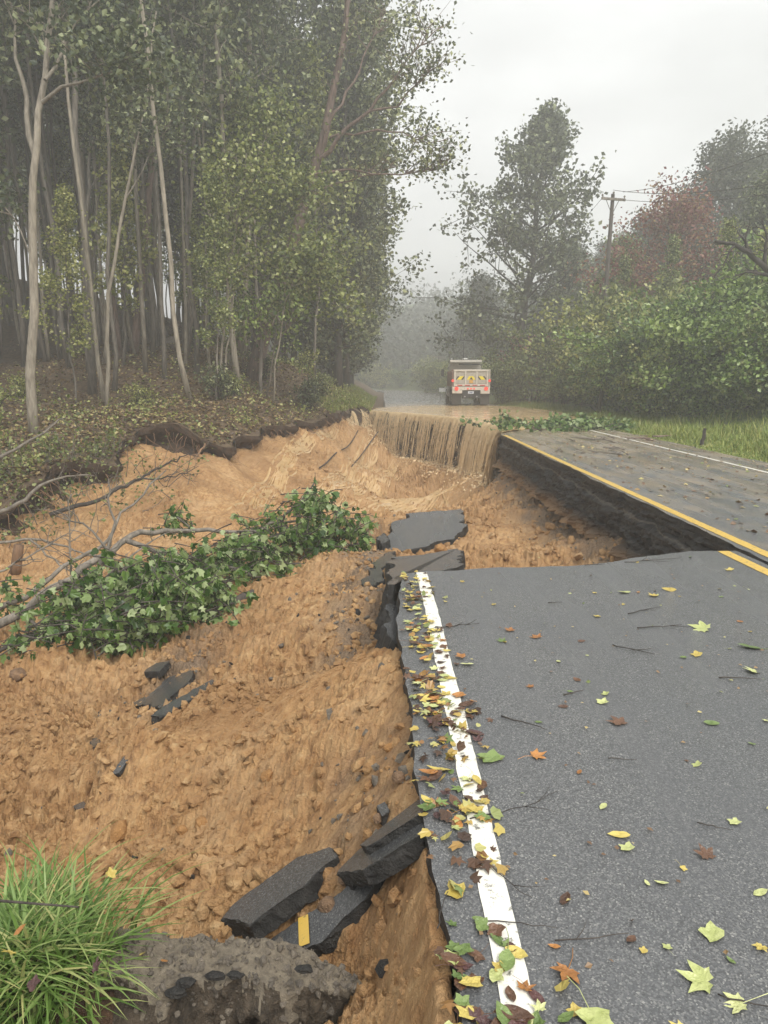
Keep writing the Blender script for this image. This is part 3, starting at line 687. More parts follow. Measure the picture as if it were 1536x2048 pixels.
def waterfall():
    edge = np.vstack([LIP[1:], [P(715, 820, 38.6)[:2], P(697, 823, 36.6)[:2], P(684, 827, 35.2)[:2]]])
    lp = resample(edge, .02); t = np.gradient(lp, axis=0); nn = np.stack([-t[:, 1], t[:, 0]], 1); nn /= np.linalg.norm(nn, axis=1)[:, None]; tail = lp[:, 0] < -1.0; lp = lp + nn * (.09 * fbm(np.arange(len(lp)) * .02 * 1.3, np.zeros(len(lp)), o=4, g=.6, s=19))[:, None]
    V, Q, n0 = [], [], 0; r = np.random.default_rng(5)
    N = 2300
    d = np.linspace(0, 1, len(lp))
    d = np.arange(len(lp)) * .02 / 20.5
    # denser by the corner beside the right lane, thinner where the road edge shows black
    dens = np.where(d < .36, 2.0, np.maximum(.06, .7 + .9 * vn(d * 26, d * 0, s=7) + .5 * vn(d * 70, d * 0, s=9))); dens /= dens.sum()
    idx = r.choice(len(lp), N, p=dens)
    for i in idx:
        p = lp[i]; dirn = nn[i]; thick = d[i] < .36
        v0 = r.uniform(.45, 1.0); L = r.uniform(.35, 2.7) * (1.25 if thick else 1); S = 12
        if r.random() < .35: L *= .45
        zz = np.linspace(0, L, S); tt = np.sqrt(2 * zz / 9.8 + 1e-6)
        out = v0 * tt + .08; lat = r.normal() * .03 + .035 * np.cumsum(r.normal(size=S)) * (.3 + .7 * r.random())
        c = p + dirn * out[:, None] + np.stack([-dirn[1] * lat, dirn[0] * lat], 1)
        w = r.uniform(.004, .017) * (1.5 if thick else 1) * (1 + 1.2 * zz / 3) * np.r_[1, np.ones(S - 2), .1] * r.uniform(.6, 1.4, S)
        z = (.045 if not tail[i] else .16) - zz
        sl = soil_z(c[:, 0], c[:, 1], False); z = np.maximum(z, sl + .02)
        tang = np.stack([-dirn[1], dirn[0]]) if False else np.array((-dirn[1], dirn[0]))
        A = np.c_[c - tang * w[:, None], z]; B = np.c_[c + dirn * (w * .6)[:, None], z]; C = np.c_[c + tang * w[:, None], z]
        V.append(np.stack([A, B, C], 1).reshape(-1, 3)); Q.append(gridfaces(S, 3) + n0); n0 += 3 * S
    # sheet curling over the lip
    q = resample(LIP[1:], .05); m = len(q); tq = np.gradient(q, axis=0); nq = np.stack([-tq[:, 1], tq[:, 0]], 1); nq /= np.linalg.norm(nq, axis=1)[:, None]
    K = 8; dd = np.arange(m) * .05
    rows = []
    ln = .22 + .16 * fbm(dd * 2.2, dd * 0, o=3, s=111); ln = np.where(np.linspace(0, 1, m) < .36, 1.1 + .8 * fbm(dd * 1.6, dd * 0, o=3, s=113), ln); ln = np.maximum(ln, .05)
    for k in range(K):
        v = k / (K - 1); off = .02 + .22 * np.sqrt(v * ln) + .02 * vn(dd * 9, np.full(m, v * 2), s=115)
        rows.append(np.c_[q + nq * off[:, None], .04 - v * ln - .01 * v])
    V.append(np.array(rows).transpose(1, 0, 2).reshape(-1, 3)); Q.append(gridfaces(m, K) + n0)
    mk('waterfall', np.concatenate(V), [np.concatenate(Q)], M['fall'], smooth=True, kind='structure')
waterfall()
def stream(name, pts, w0, w1, seed, N=34):
    c = resample(np.array([p[:2] for p in pts]), .15); n = len(c); t = np.gradient(c, axis=0); nn = np.stack([-t[:, 1], t[:, 0]], 1); nn /= np.linalg.norm(nn, axis=1)[:, None]
    for _ in range(20): nn[1:-1] = (nn[:-2] + nn[2:] + nn[1:-1]) / 3
    r = np.random.default_rng(seed); V, Q, n0 = [], [], 0; d = np.arange(n) * .15
    for k in range(N):
        a = int(r.uniform(0, n * .55)); b = min(n, a + int(r.uniform(.25, 1.0) * n)); m = b - a
        if m < 4: continue
        w = np.linspace(w0, w1, n)[a:b] * 1.25
        off = (r.normal() * .55 + .35 * fbm(d[a:b] * .8, np.full(m, k * 7.7), o=2, s=seed)) * w
        hw = r.uniform(.012, .04) * (1 + .6 * vn(d[a:b] * 1.5, np.full(m, k * 3.1), s=seed + 2)) * np.sin(np.linspace(.08, 3.06, m)) ** .4
        p = c[a:b] + nn[a:b] * off[:, None]; L_, R_ = p - nn[a:b] * hw[:, None], p + nn[a:b] * hw[:, None]
        zc = soil_z(p[:, 0], p[:, 1], False)
        for _ in range(8): zc[1:-1] = (zc[:-2] + zc[2:] + 2 * zc[1:-1]) / 4
        zc = zc + .06; z0 = zc - .06; z1 = zc - .06
        V.append(np.stack([np.c_[L_, z0], np.c_[p, zc], np.c_[R_, z1]], 1).reshape(-1, 3)); Q.append(gridfaces(m, 3) + n0); n0 += 3 * m
    mk(name, np.concatenate(V), [np.concatenate(Q)], M['stream'], smooth=True, kind='structure')
stream('stream', [P(684,832,35.5), P(668,860,33), P(640,885,30), P(590,925,26.5), P(550,970,22), P(525,1010,19), P(505,1040,17)], .14, .26, 120)
stream('stream', [P(930,985,26), P(880,1005,25.5), P(845,1030,22), P(805,1040,19), P(770,1045,17.5)], .45, .3, 130)
stream('stream', [P(760,850,38), P(745,900,35), P(720,950,30.5), P(680,1000,25), P(640,1020,21)], .25, .45, 150)
stream('stream', [P(900,985,29), P(860,1000,27.5), P(810,1015,25), P(740,1025,22)], .5, .6, 160, 50)
stream('stream', [P(800,890,36), P(780,930,33), P(745,975,29), P(700,1010,25)], .35, .5, 165, 40)

# ------------------------------------------------------------------ asphalt pieces
def plate(name, pts, th, label, seed):
    c = pts.mean(0)
    # best plane
    u, s_, vt = np.linalg.svd(pts - c); nrm = vt[2] * np.sign(vt[2][2]); ax = vt[0]; ay = np.cross(nrm, ax)
    q = np.stack([(pts - c) @ ax, (pts - c) @ ay], 1)
    if ((np.roll(q[:, 0], -1) - q[:, 0]) * (np.roll(q[:, 1], -1) + q[:, 1])).sum() > 0: q = q[::-1]
    size = np.linalg.norm(q.max(0) - q.min(0)); st = max(.02, size / 55)
    q = resample(np.vstack([q, q[:1]]), st)[:-1]; n = len(q); d = np.arange(n)
    t = np.roll(q, -1, 0) - np.roll(q, 1, 0); nn = np.stack([t[:, 1], -t[:, 0]], 1); nn /= np.linalg.norm(nn, axis=1)[:, None] + 1e-9
    rr = min(.05, size * .014); q = q + nn * (rr * fbm(d * .17, d * 0, o=3, g=.7, s=seed))[:, None]
    L = 5; V = []
    prof = [0, -.1, -.4, -.75, -1.0]
    for k in range(L):
        off = 0 if k == 0 else min(.02, th * .14) * (.25 + vn(d * .8, np.full(n, k * 2.2), s=seed + 5))
        qq = q + nn * np.reshape(off + np.zeros(n), (-1, 1))
        w = prof[k] * th + (0 if k == 0 else .08 * th * vn(d * .6, np.full(n, k * 1.1), s=seed + 9))
        V.append(c + qq[:, :1] * ax + qq[:, 1:2] * ay + (w + np.zeros(n))[:, None] * nrm)
    V = np.concatenate(V); Q = []
    for k in range(L - 1):
        a = d + k * n; b = (d + 1) % n + k * n; Q.append(np.stack([a, a + n, b + n, b], 1))
    Q = np.concatenate(Q)
    base = np.array((c[0], c[1], c[2] - th))
    o = mk(name, V - base, [list(range(n)), Q, list(range((L - 1) * n, L * n))[::-1]], [M['slab_top'], M['asphalt_side']], matidx=[0] + [1] * (len(Q) + 1))
    o.location = base; tag(o, label, 'asphalt')
    return o, c, ax, ay, nrm, base
for i, (nm, ol, th, lb) in enumerate(SLABS):
    o, c, ax, ay, nrm, base = plate(nm, SLABPTS[i], th, lb, 200 + i * 3)
    if nm == 'marked_asphalt_slab':
        quad = []
        for px, py in ((598, 1838), (618, 1830), (621, 1888), (600, 1896)):
            # intersect the sight line with the slab's top plane
            a = P(px, py, 2.0); b = P(px, py, 4.0); dr = b - a
            t = ((c - a) @ nrm) / (dr @ nrm); quad.append(a + dr * t + nrm * .006 - base)
        mk('yellow_stripe', quad, [[0, 1, 2, 3]], M['yellow'], o)

# ------------------------------------------------------------------ clods, stones, gravel
ICO = None
def ico():
    t = (1 + 5 ** .5) / 2
    v = np.array([(-1, t, 0), (1, t, 0), (-1, -t, 0), (1, -t, 0), (0, -1, t), (0, 1, t), (0, -1, -t), (0, 1, -t), (t, 0, -1), (t, 0, 1), (-t, 0, -1), (-t, 0, 1)], float); v /= np.linalg.norm(v[0])
    f = np.array([(0, 11, 5), (0, 5, 1), (0, 1, 7), (0, 7, 10), (0, 10, 11), (1, 5, 9), (5, 11, 4), (11, 10, 2), (10, 7, 6), (7, 1, 8), (3, 9, 4), (3, 4, 2), (3, 2, 6), (3, 6, 8), (3, 8, 9), (4, 9, 5), (2, 4, 11), (6, 2, 10), (8, 6, 7), (9, 8, 1)])
    return v, f
IV, IF = ico()
def ico2():
    v = list(IV); c = {}; fs = []
    def mid(a, b):
        k = (min(a, b), max(a, b))
        if k not in c:
            m = v[a] + v[b]; v.append(m / np.linalg.norm(m)); c[k] = len(v) - 1
        return c[k]
    for a, b, d in IF:
        x, y, z = mid(a, b), mid(b, d), mid(d, a); fs += [(a, x, z), (b, y, x), (d, z, y), (x, y, z)]
    return np.array(v), np.array(fs)
JV, JF = ico2()
def lumps(C, size, rng, flat=.7):
    n = len(C); k = len(IV)
    S = rng.uniform(.65, 1.35, (n, k, 1)); A = rng.uniform(.6, 1.25, (n, 1, 3)); A[..., 2] *= flat
    q = rng.normal(size=(n, 4)); q /= np.linalg.norm(q, axis=1)[:, None]; w, x, y, z = q.T
    Rm = np.stack([1 - 2 * (y * y + z * z), 2 * (x * y - z * w), 2 * (x * z + y * w), 2 * (x * y + z * w), 1 - 2 * (x * x + z * z), 2 * (y * z - x * w), 2 * (x * z - y * w), 2 * (y * z + x * w), 1 - 2 * (x * x + y * y)], 1).reshape(n, 3, 3)
    V = np.einsum('nij,nkj->nki', Rm, IV[None] * S * A) * np.asarray(size).reshape(-1, 1, 1) + C[:, None]
    return V.reshape(-1, 3), [(IF[None] + (np.arange(n) * k)[:, None, None]).reshape(-1, 3)]
def scatter_soil(name, n, xr, yr, smin, smax, mat, seed, power=3.0, dens=None, sink=.25):
    r = np.random.default_rng(seed)
    Y = np.exp(r.uniform(math.log(yr[0]), math.log(yr[1]), n)); X = r.uniform(0, 1, n)
    xl = np.maximum(xr[0], -1.0 - .58 * Y); X = xl + X * (xr[1] - xl)
    keep = ~inpoly(X, Y, FPOLY) & ~((X > EDGE_X - .03) & (Y < 6.8))
    if dens is not None: keep &= r.random(n) < dens(X, Y)
    X, Y = X[keep], Y[keep]; s = smin + (smax - smin) * r.random(len(X)) ** power
    Z = soil_z(X, Y) + s * (.5 - sink)
    V, Fs = lumps(np.stack([X, Y, Z], 1), s, r)
    o = mk(name, V, Fs, mat, kind='stuff'); return o
cl = lambda X, Y: np.clip(.55 + .8 * fbm(X * .9, Y * .7, o=3, s=160), .08, 1)
scatter_soil('clay_clods', 42000, (-6, .12), (1.9, 14), .005, .048, M['soil'], 300, 4.5, cl)
scatter_soil('clay_clods', 2600, (.1, 3.5), (7, 24), .012, .10, M['soil'], 301, 4.2, cl)
scatter_soil('clay_clods', 1500, (-3.5, 3.5), (18, 34), .02, .11, M['soil'], 304, 2.6, lambda X, Y: np.clip(.3 + .9 * fbm(X * .5, Y * .5, o=2, s=161), .0, 1))
gb = lambda X, Y: np.clip(np.exp(-((X + .25) / .4) ** 2) * sstep(5, 6.5, Y) * (1 - sstep(14, 17, Y)) + np.exp(-((X - 3.2) / .5) ** 2) * sstep(8, 10, Y) + .8 * np.exp(-((X + 2.0) / .5) ** 2) * np.exp(-((Y - 7.2) / 1.3) ** 2) + np.exp(-((X + .02) / .3) ** 2) * np.exp(-((Y - 3.1) / .5) ** 2) + .04, 0, 1)
scatter_soil('grey_gravel', 9000, (-3.5, 3.6), (2.2, 23), .005, .035, M['gravel'], 302, 3, gb)
def splash():                        # churned water and flung drops along the foot of the falls
    r = np.random.default_rng(320); q = resample(LIP[1:], .02); t = np.gradient(q, axis=0); nn = np.stack([-t[:, 1], t[:, 0]], 1); nn /= np.linalg.norm(nn, axis=1)[:, None]
    n = 2600; i = r.integers(0, len(q), n); p = q[i] + nn[i] * (.35 + np.abs(r.normal(size=n)) * .45)[:, None] + r.normal(size=(n, 2)) * .05
    z = soil_z(p[:, 0], p[:, 1], False) + np.abs(r.normal(size=n)) ** 2 * .16; s = r.uniform(.008, .035, n) * np.where(z - soil_z(p[:, 0], p[:, 1], False) < .04, 2.2, .7)
    V, Fs = lumps(np.c_[p, z], s, r, .6); mk('splash', V, Fs, M['fall'], smooth=True, kind='stuff')
splash()
scatter_soil('black_crumbs', 2500, (-3.5, 3.6), (2.2, 20), .005, .035, M['asphalt_side'], 303, 3, lambda X, Y: gb(X, Y) * .6)

def rock(name, px, py, Y, size, label, mat, seed, flat=.75, cat='stone'):
    r = np.random.default_rng(seed); p = P(px, py, Y)
    z = soil_z(np.array([p[0]]), np.array([p[1]]))[0]; p[2] = z
    v = JV * (1 + .28 * vn(JV[:, 0] * 1.4 + seed, JV[:, 1] * 1.4, JV[:, 2] * 1.4, s=seed))[:, None] * np.array((1, r.uniform(.6, .9), flat)) * size
    v = np.round(v / (size * .22)) * (size * .22) * .35 + v * .65; v[:, 2] += size * flat * .55
    o = mk(name, v, [JF], mat); o.location = p; o.rotation_euler = (r.normal() * .25, r.normal() * .25, r.uniform(0, 6))
    return tag(o, label, cat)
ROCKS = [(665,1845,2.66,.055,'largest tan stone against the yellow-striped slab'),(690,1832,2.72,.028,'small tan stone touching the largest tan stone'),(712,1835,2.7,.03,'pinkish stone below the striped slab edge'),
 (745,1815,2.75,.04,'brown stone right of the striped slab'),(760,1790,2.85,.03,'rounded brown stone under the ribbed slab'),(800,1735,3.0,.035,'stone wedged below the ribbed black slab'),(835,1790,2.6,.035,'brown stone just under the pavement edge'),(700,1822,2.76,.025,'lone grey stone between striped slab and leaning slabs'),
 (490,1520,4.4,.055,'pale clay block beside a dark hollow on the slope'),(400,1640,3.75,.05,'rounded clay block in mid slope'),(365,1655,3.7,.04,'smaller clay block left of the rounded one'),(240,1640,4.0,.07,'broad clay block near the black lump'),(150,1700,3.5,.075,'dark-bottomed clay block above the grass tuft'),
 (780,1500,3.4,.035,'square pale stone close to the pavement edge'),(830,1410,3.9,.05,'clay lump leaning on the pavement edge'),(35,1360,8.0,.10,'grey stone at the foot of the fallen branches'),(420,1375,7.3,.05,'grey stone off the end of the asphalt beam'),(540,1600,3.9,.05,'clay block in the smooth gully'),
 (520,1420,5.0,.05,'clay lump at the rim of the dark hollow'),(880,1131,10.9,.10,'brown rock beside the sagging asphalt piece'),(905,1128,10.8,.07,'small rock on the edge of the sagging asphalt piece'),(900,1060,14.0,.16,'tan rock lying on the right side of the largest slab'),
 (345,717,40,.35,'pale boulder on the forest floor'),]
for i, (px, py, Y, s, lb) in enumerate(ROCKS[:-1]):
    rock('stone', px, py, Y, s, lb, M['stone'] if i < 8 or i in (15, 16) else M['clod'], 400 + i)
p = P(345, 717, 40); p[2] = forest_z(p[0], p[1])
bo = mk('boulder', JV * np.array((.5, .4, .32)) * (1 + .2 * vn(JV[:, 0] * 2, JV[:, 1] * 2, JV[:, 2] * 2, s=5))[:, None], [JF], M['gravel']); bo.location = p; tag(bo, ROCKS[-1][4], 'boulder')

# broken gravelly shoulder block in the foreground
def shoulder_block():
    nu, nv = 150, 60
    u = np.linspace(0, 1, nu)[:, None]; v = np.linspace(0, 1, nv)[None]
    X = -.96 + u * 1.04
    yb = 2.38 - .02 * u - .13 * sstep(.55, 1, u); yf = 2.24 - .03 * u + .06 * fbm(u * 5, u * 0, o=3, s=501)
    zt = -.345 - .05 * u - .12 * sstep(.6, 1, u) + .02 * fbm(u * 6, u * 0 + 2, o=3, s=502)
    a = np.clip(v / .15, 0, 1); b = np.clip((v - .15) / .40, 0, 1); c = np.clip((v - .55) / .45, 0, 1)
    Y = yb + .08 * (1 - a) - (yb - yf) * b - .05 * sstep(0, .3, c) + .10 * c
    Z = zt - .22 * (1 - a) - .02 * b - .62 * c
    n3 = fbm(X * 6 + 0 * v, Y * 6 + 0 * u, Z * 7, o=5, g=.6, s=510)
    amp = .012 + .085 * sstep(0, .25, c)
    X = X + .5 * amp * fbm(X * 8 + 5 + 0 * v, Y * 8, Z * 8, o=3, s=512); Y = Y - amp * n3; Z = Z + (.012 + .018 * c) * fbm(X * 20, Y * 20, Z * 20, o=3, s=514)
    V = np.stack([X + 0 * v, Y + 0 * u, Z + 0 * u], -1).reshape(-1, 3)
    q = gridfaces(nu, nv); mid = (q % nv).mean(1) / nv
    o = mk('shoulder_block', V, [q], [M['concrete'], M['rubbledark']], matidx=(mid + .05 * vn(q[:, 0] // nv * .13, q[:, 0] * 0, s=516) + .03 * vn(q[:, 0] // nv * .6, q[:, 0] % nv * .4, s=517) > .56).astype(int), smooth=True)
    tag(o, 'broken gravelly road shoulder block in the foreground with dark crumbling face', 'shoulder block')
    r = np.random.default_rng(9)
    idx = r.choice(nu * nv, 1400); s = .003 + .016 * r.random(1400) ** 3
    Vg, Fg = lumps(V[idx] + np.array((0, 0, .003)), s, r)
    mk('gravel', Vg, Fg, M['gravel'], o, kind='stuff')
    idx = r.choice(np.where((np.arange(nu * nv) % nv) > .55 * nv)[0], 420); s = .006 + .03 * r.random(420) ** 2.5
    Vg, Fg = lumps(V[idx], s, r)
    mk('dark_crumbs', Vg, Fg, M['rubbledark'], o, kind='stuff')
shoulder_block()
for i, (px, py, Y, s, lb) in enumerate([(430,1952,2.20,.022,'black asphalt crumb in the middle of the gravelly block edge'),(470,1950,2.2,.018,'flat black crumb on the gravelly block edge'),(372,1965,2.18,.022,'black crumb nearest the grass tuft on the gravelly block'),(610,1938,2.18,.02,'black crumb on the right of the gravelly block'),(350,1985,2.15,.024,'dull black crumb low on the gravelly block by the grass')]):
    p = P(px, py, Y)
    o = mk('asphalt_crumb', JV * (1 + .35 * vn(JV[:, 0] * 2 + i, JV[:, 1] * 2, JV[:, 2] * 2, s=600 + i))[:, None] * np.array((1.5, .8, .6)) * s, [JF], M['asphalt_side']); o.location = (p[0], p[1], p[2] + .0)
    tag(o, lb, 'asphalt')

# ------------------------------------------------------------------ trees, shrubs
def skel(r, H, r0, cb, spread, nb, lean=(0, 0), wander=.25, prof=(.15, .8), up=(25, 65), sub=5, fork=0.0):
    """trunk + limbs as tapered lines, and the twig ends that carry leaves"""
    n = 16; t = np.linspace(0, 1, n)
    w = np.cumsum(r.normal(size=(n, 2)), 0) * wander * .18; w -= w[0]
    tr = np.stack([lean[0] * H * t ** 1.25 + w[:, 0], lean[1] * H * t ** 1.25 + w[:, 1], H * t], 1)
    rad_ = r0 * (1 - t) ** .75 * .9 + .012; rad_[0] *= 1.25
    lines, anch = [(tr, rad_)], []
    az = r.uniform(0, 6.28)
    for i in range(nb):
        s = (i + r.random()) / nb; tt = cb + (1 - cb) * s * .97; az += 2.4 + r.normal() * .5
        a, b = prof; p_ = (s / a) ** .5 if s < a else ((1 - s) / (1 - a)) ** b
        L = spread * (.16 + .84 * p_) * r.uniform(.65, 1.15)
        st = np.array([np.interp(tt, t, tr[:, k]) for k in range(3)]); rb = np.interp(tt, t, rad_) * r.uniform(.32, .5)
        e0 = rad(up[0] + (up[1] - up[0]) * s + r.normal() * 10); u = np.linspace(0, 1, 6)
        el = e0 + u * r.uniform(-.1, .45); dx = np.cumsum(np.cos(el)) * L / 6; dz = np.cumsum(np.sin(el)) * L / 6
        aa = az + np.cumsum(r.normal(size=6)) * .10
        pts = st + np.stack([np.cos(aa) * dx, np.sin(aa) * dx, dz], 1); pts = np.vstack([st, pts])
        lines.append((pts, np.linspace(max(rb, .02), .008, 7)))
        for q in range(sub):
            v = r.uniform(.25, 1.0); j = v * 6; k = int(min(5, j)); s0 = pts[k] + (pts[k + 1] - pts[k]) * (j - k)
            d = pts[k + 1] - pts[k]; d = d / (np.linalg.norm(d) + 1e-9) + r.normal(size=3) * .75; d[2] += .15; d /= np.linalg.norm(d)
            l2 = L * r.uniform(.2, .42); e = s0 + d * l2; m = s0 + d * l2 * .55 + r.normal(size=3) * .05 * l2
            lines.append((np.array([s0, m, e]), np.array([.02, .012, .005]) * (r0 / .2) ** .5))
            anch += [e, m, s0 + d * l2 * .8]
        anch.append(pts[-1])
    return lines, np.array(anch)
def crown(r, anch, per, size, spread, tmpl=DIAMOND, droop=.2):
    n = len(anch) * per
    C = np.repeat(anch, per, 0) + r.normal(size=(n, 3)) * spread * np.array((1, 1, .8))
    return leaves(C, size * r.uniform(.7, 1.3, n), r, tmpl, droop)
def make_tree(name, label, seed, bark, leaf, H=24, r0=.18, cb=.4, spread=3.2, nb=28, per=14, lsize=.17, lsp=.38, group=None, cat='tree', lines_extra=None, **kw):
    r = np.random.default_rng(seed)
    o = thing(name, label, cat, group=group)
    ln, an = skel(r, H, r0, cb, spread, nb, **kw)
    V, Fs = tubes([ln[0]], 9); k = [mk('trunk', V, Fs, M[bark], o, smooth=True)]
    V, Fs = tubes(ln[1:], 4, cap=False); k.append(mk('limbs', V, Fs, M[bark], o, smooth=True, kind='stuff'))
    V, Fs, T = crown(r, an, per, lsize, lsp)
    k.append(mk('crown', V, Fs, M[leaf], o, tint=T)); KIDS[o.name] = k
    return o
def gz(fn, x, y): return float(fn(np.array([x]), np.array([y]))[0])
def hide_later(o): PROTO.append(o)
PROTO = []

GF = 'trees of the forest on the left hillside'
FOREST_LBL = {
 'forest_tree': 'tall slender grey-trunked tree among many alike in the dim forest on the left hillside',
 'forked_forest_tree': 'tall leafy dark-trunked tree among many alike in the dim left hillside forest',
 'young_forest_tree': 'thin young yellow-green tree among many alike in the understory of the left forest',
 'roadside_tree': 'broad bushy tree in the hazy row along the left of the far road'}
tv = {
 'forest_tree': [make_tree('forest_tree', ['tall pale-barked tree', 'tall grey-barked tree', 'tall reddish-barked tree', 'tall thin-crowned pale-barked tree'][i] + ' among many alike in the dim forest on the left hillside', 20 + i, ['bark_pale', 'bark', 'bark_red', 'bark_pale'][i], 'leaf', H=[25, 28, 23, 26][i], r0=[.13, .15, .11, .13][i], cb=[.40, .44, .34, .38][i], spread=[3.3, 3.8, 3.0, 3.6][i], nb=30, per=9, lsize=.25, lsp=.30, lean=[(.02, 0), (-.02, .01), (.05, .0), (0, -.02)][i], wander=.5, group=GF) for i in range(4)],
 'forked_forest_tree': [make_tree('forked_forest_tree', FOREST_LBL['forked_forest_tree'], 30 + i, 'bark_dark', 'leaf', H=[22, 25][i], r0=.2, cb=.26, spread=4.2, nb=38, per=9, lsize=.25, lsp=.32, wander=.6, group=GF) for i in range(2)],
 'young_forest_tree': [make_tree('young_forest_tree', FOREST_LBL['young_forest_tree'], 40 + i, 'bark', 'leaf_lit', H=[11, 14][i], r0=.06, cb=.25, spread=2.3, nb=26, per=8, lsize=.21, lsp=.28, wander=.5, group=GF) for i in range(2)],
 'roadside_tree': [make_tree('roadside_tree', FOREST_LBL['roadside_tree'], 50 + i, 'bark_dark', 'leaf', H=[19, 22][i], r0=.22, cb=.06, spread=[4.3, 4.8][i], nb=56, per=11, lsize=.28, lsp=.38, prof=(.25, .6), group=GF) for i in range(2)],
 'slender_tree': [make_tree('slender_tree', 'thin bare straight pale stem among many alike in the left forest', 58 + i, ['bark_pale', 'bark'][i], 'leaf', H=[21, 24][i], r0=[.075, .09][i], cb=.55, spread=2.0, nb=16, per=7, lsize=.22, lsp=.3, wander=.5, lean=[(.03, 0), (-.02, 0)][i], group=GF) for i in range(2)],
 'tall_roadside_tree': [make_tree('tall_roadside_tree', 'tall full-crowned tree at the edge of the left forest leaning over the road', 55 + i, 'bark_dark', 'leaf', H=[25, 23][i], r0=.24, cb=.12, spread=[5.2, 4.8][i], nb=60, per=11, lsize=.26, lsp=.36, prof=(.5, .45), lean=[(.03, 0), (.02, 0)][i], group=GF) for i in range(2)],
}
USED = set()
DEFL = {}
def plant(kind, i, x, y, s=1.0, rz=None, z=None, label=None, group=None, fn=forest_z, tilt=(0, 0)):
    src = tv[kind][i % len(tv[kind])]; DEFL.setdefault(src.name, src['label']); label = label or DEFL[src.name]; zz = gz(fn, x, y) - .12 if z is None else z
    rz = R.uniform(0, 6.28) if rz is None else rz; xb = x + float(bend(y))
    if src.name not in USED:
        USED.add(src.name); src.location = (xb, y, zz); src.rotation_euler = (tilt[0], tilt[1], rz); src.scale = (s,) * 3
        if label: src['label'] = label
        if group: src['group'] = group
        return src
    return dup(src, (xb, y, zz), rz, s, label, group or src.get('group'), tilt)

# individually recognisable trees of the left forest: (name, label, base pixel, distance, trunk pixels, radius)
def pixtree(name, label, pix, r0, r1, bark, leaf, seed, limbs=(), nleaf=0, lsize=.17, lsp=.5, ground=forest_z, tw=14, group=None, cat='tree', leafat=.5):
    """trunk through photograph pixels with distances; limbs likewise; twigs and leaves grow off them"""
    r = np.random.default_rng(seed)
    tr = np.array([P(*p) for p in pix]); b = tr[0].copy(); b[2] = gz(ground, b[0], b[1]) - .15; tr[0] = b
    o = thing(name, label, cat, tuple(b), group)
    tr = resample(tr - b, .8); tr[1:] += r.normal(size=(len(tr) - 1, 3)) * .03
    V, Fs = tubes([(tr, np.linspace(r0, r1, len(tr)))], 10); k = [mk('trunk', V, Fs, M[bark], o, smooth=True)]
    ll, an = [], []
    def twigs(q, rr, cnt):
        for _ in range(cnt):
            u = r.uniform(leafat, 1) ** .8; j = u * (len(q) - 1); i = int(min(len(q) - 2, j)); s0 = q[i] + (q[i + 1] - q[i]) * (j - i)
            d = r.normal(size=3); d[2] = abs(d[2]) * .6; d += (q[i + 1] - q[i]) / (np.linalg.norm(q[i + 1] - q[i]) + 1e-9) * .8; d /= np.linalg.norm(d)
            l = r.uniform(.35, 1.25) * rr; e = s0 + d * l + np.array((0, 0, .1 * l)); m = (s0 + e) / 2 + r.normal(size=3) * .06 * l
            ll.append((np.array([s0, m, e]), np.array([.022, .014, .006])))
            an.extend([e, (m + e) / 2])
            for __ in range(2):
                d2 = d + r.normal(size=3) * .6; e2 = m + d2 * l * .5; ll.append((np.array([m, e2]), np.array([.012, .005]))); an.append(e2)
    for lm in limbs:
        q = resample(np.array([P(*p) for p in lm[0]]) - b, .5); q[1:] += r.normal(size=(len(q) - 1, 3)) * .04
        ll.append((q, np.linspace(lm[1], .012, len(q)))); twigs(q, 1.0, lm[2])
    twigs(tr, 1.3, tw)
    V, Fs = tubes(ll, 5, cap=False); k.append(mk('limbs', V, Fs, M[bark], o, smooth=True, kind='stuff'))
    if nleaf:
        an = np.array(an); V, Fs, T = crown(r, an, max(1, nleaf // len(an)), lsize, lsp); k.append(mk('crown', V, Fs, M[leaf], o, tint=T))
    KIDS[o.name] = k
    return o
pixtree('pale_tree', 'pale straight tree trunk forking high up, nearest tree on the left bank', [(68,872,20), (63,700,20), (64,520,20), (66,380,20), (74,290,20), (86,180,20.2), (100,60,20.4), (112,-120,20.6)], .135, .05, 'bark_pale', 'leaf', 61,
        [([(70,310,20), (50,200,20.3), (28,90,20.6), (10,-80,21)], .08, 10), ([(84,205,20), (130,175,19.8), (180,158,19.6), (255,140,19.4)], .05, 14), ([(90,160,20), (150,60,21), (200,-40,22)], .05, 10), ([(64,520,20), (40,450,20.5), (10,410,21)], .025, 6)], 4200, .16, .45, leafat=.6)
pixtree('leaning_tree', 'big leaning reddish tree with forked bare limbs reaching over the road', [(505,738,33), (540,620,33), (575,520,32.6), (603,430,32.4), (632,330,32.2), (652,262,32), (668,170,32), (690,60,32), (712,-80,32)], .34, .07, 'bark_red', 'leaf', 62,
        [([(640,318,32), (690,265,31.6), (740,220,31.3), (790,160,31), (830,100,31), (868,60,31)], .10, 22), ([(740,222,31.3), (790,215,31), (840,160,30.6), (888,120,30.4)], .05, 18),
         ([(628,350,32), (690,340,31.5), (760,352,31), (840,345,30.6), (880,338,30.4)], .06, 22), ([(660,275,32), (730,262,31.4), (800,268,31), (860,285,30.6), (892,318,30.4)], .055, 20), ([(612,400,32.4), (660,372,32), (710,360,31.6), (790,330,31)], .05, 14), ([(655,250,32), (700,180,32.5), (740,90,33), (770,20,33.4)], .07, 16)], 3000, .15, .3, tw=20)
pixtree('twin_sapling', 'slim grey twin-stemmed sapling at the middle of the left bank', [(436,782,29), (446,660,29), (460,540,29), (478,420,29), (492,300,29)], .055, .02, 'bark_pale', 'leaf_lit', 63,
        [([(448,778,29.2), (462,640,29.2), (472,520,29.2), (500,400,29.4), (520,300,29.4)], .045, 20)], 3400, .17, .5, tw=26, leafat=.35)
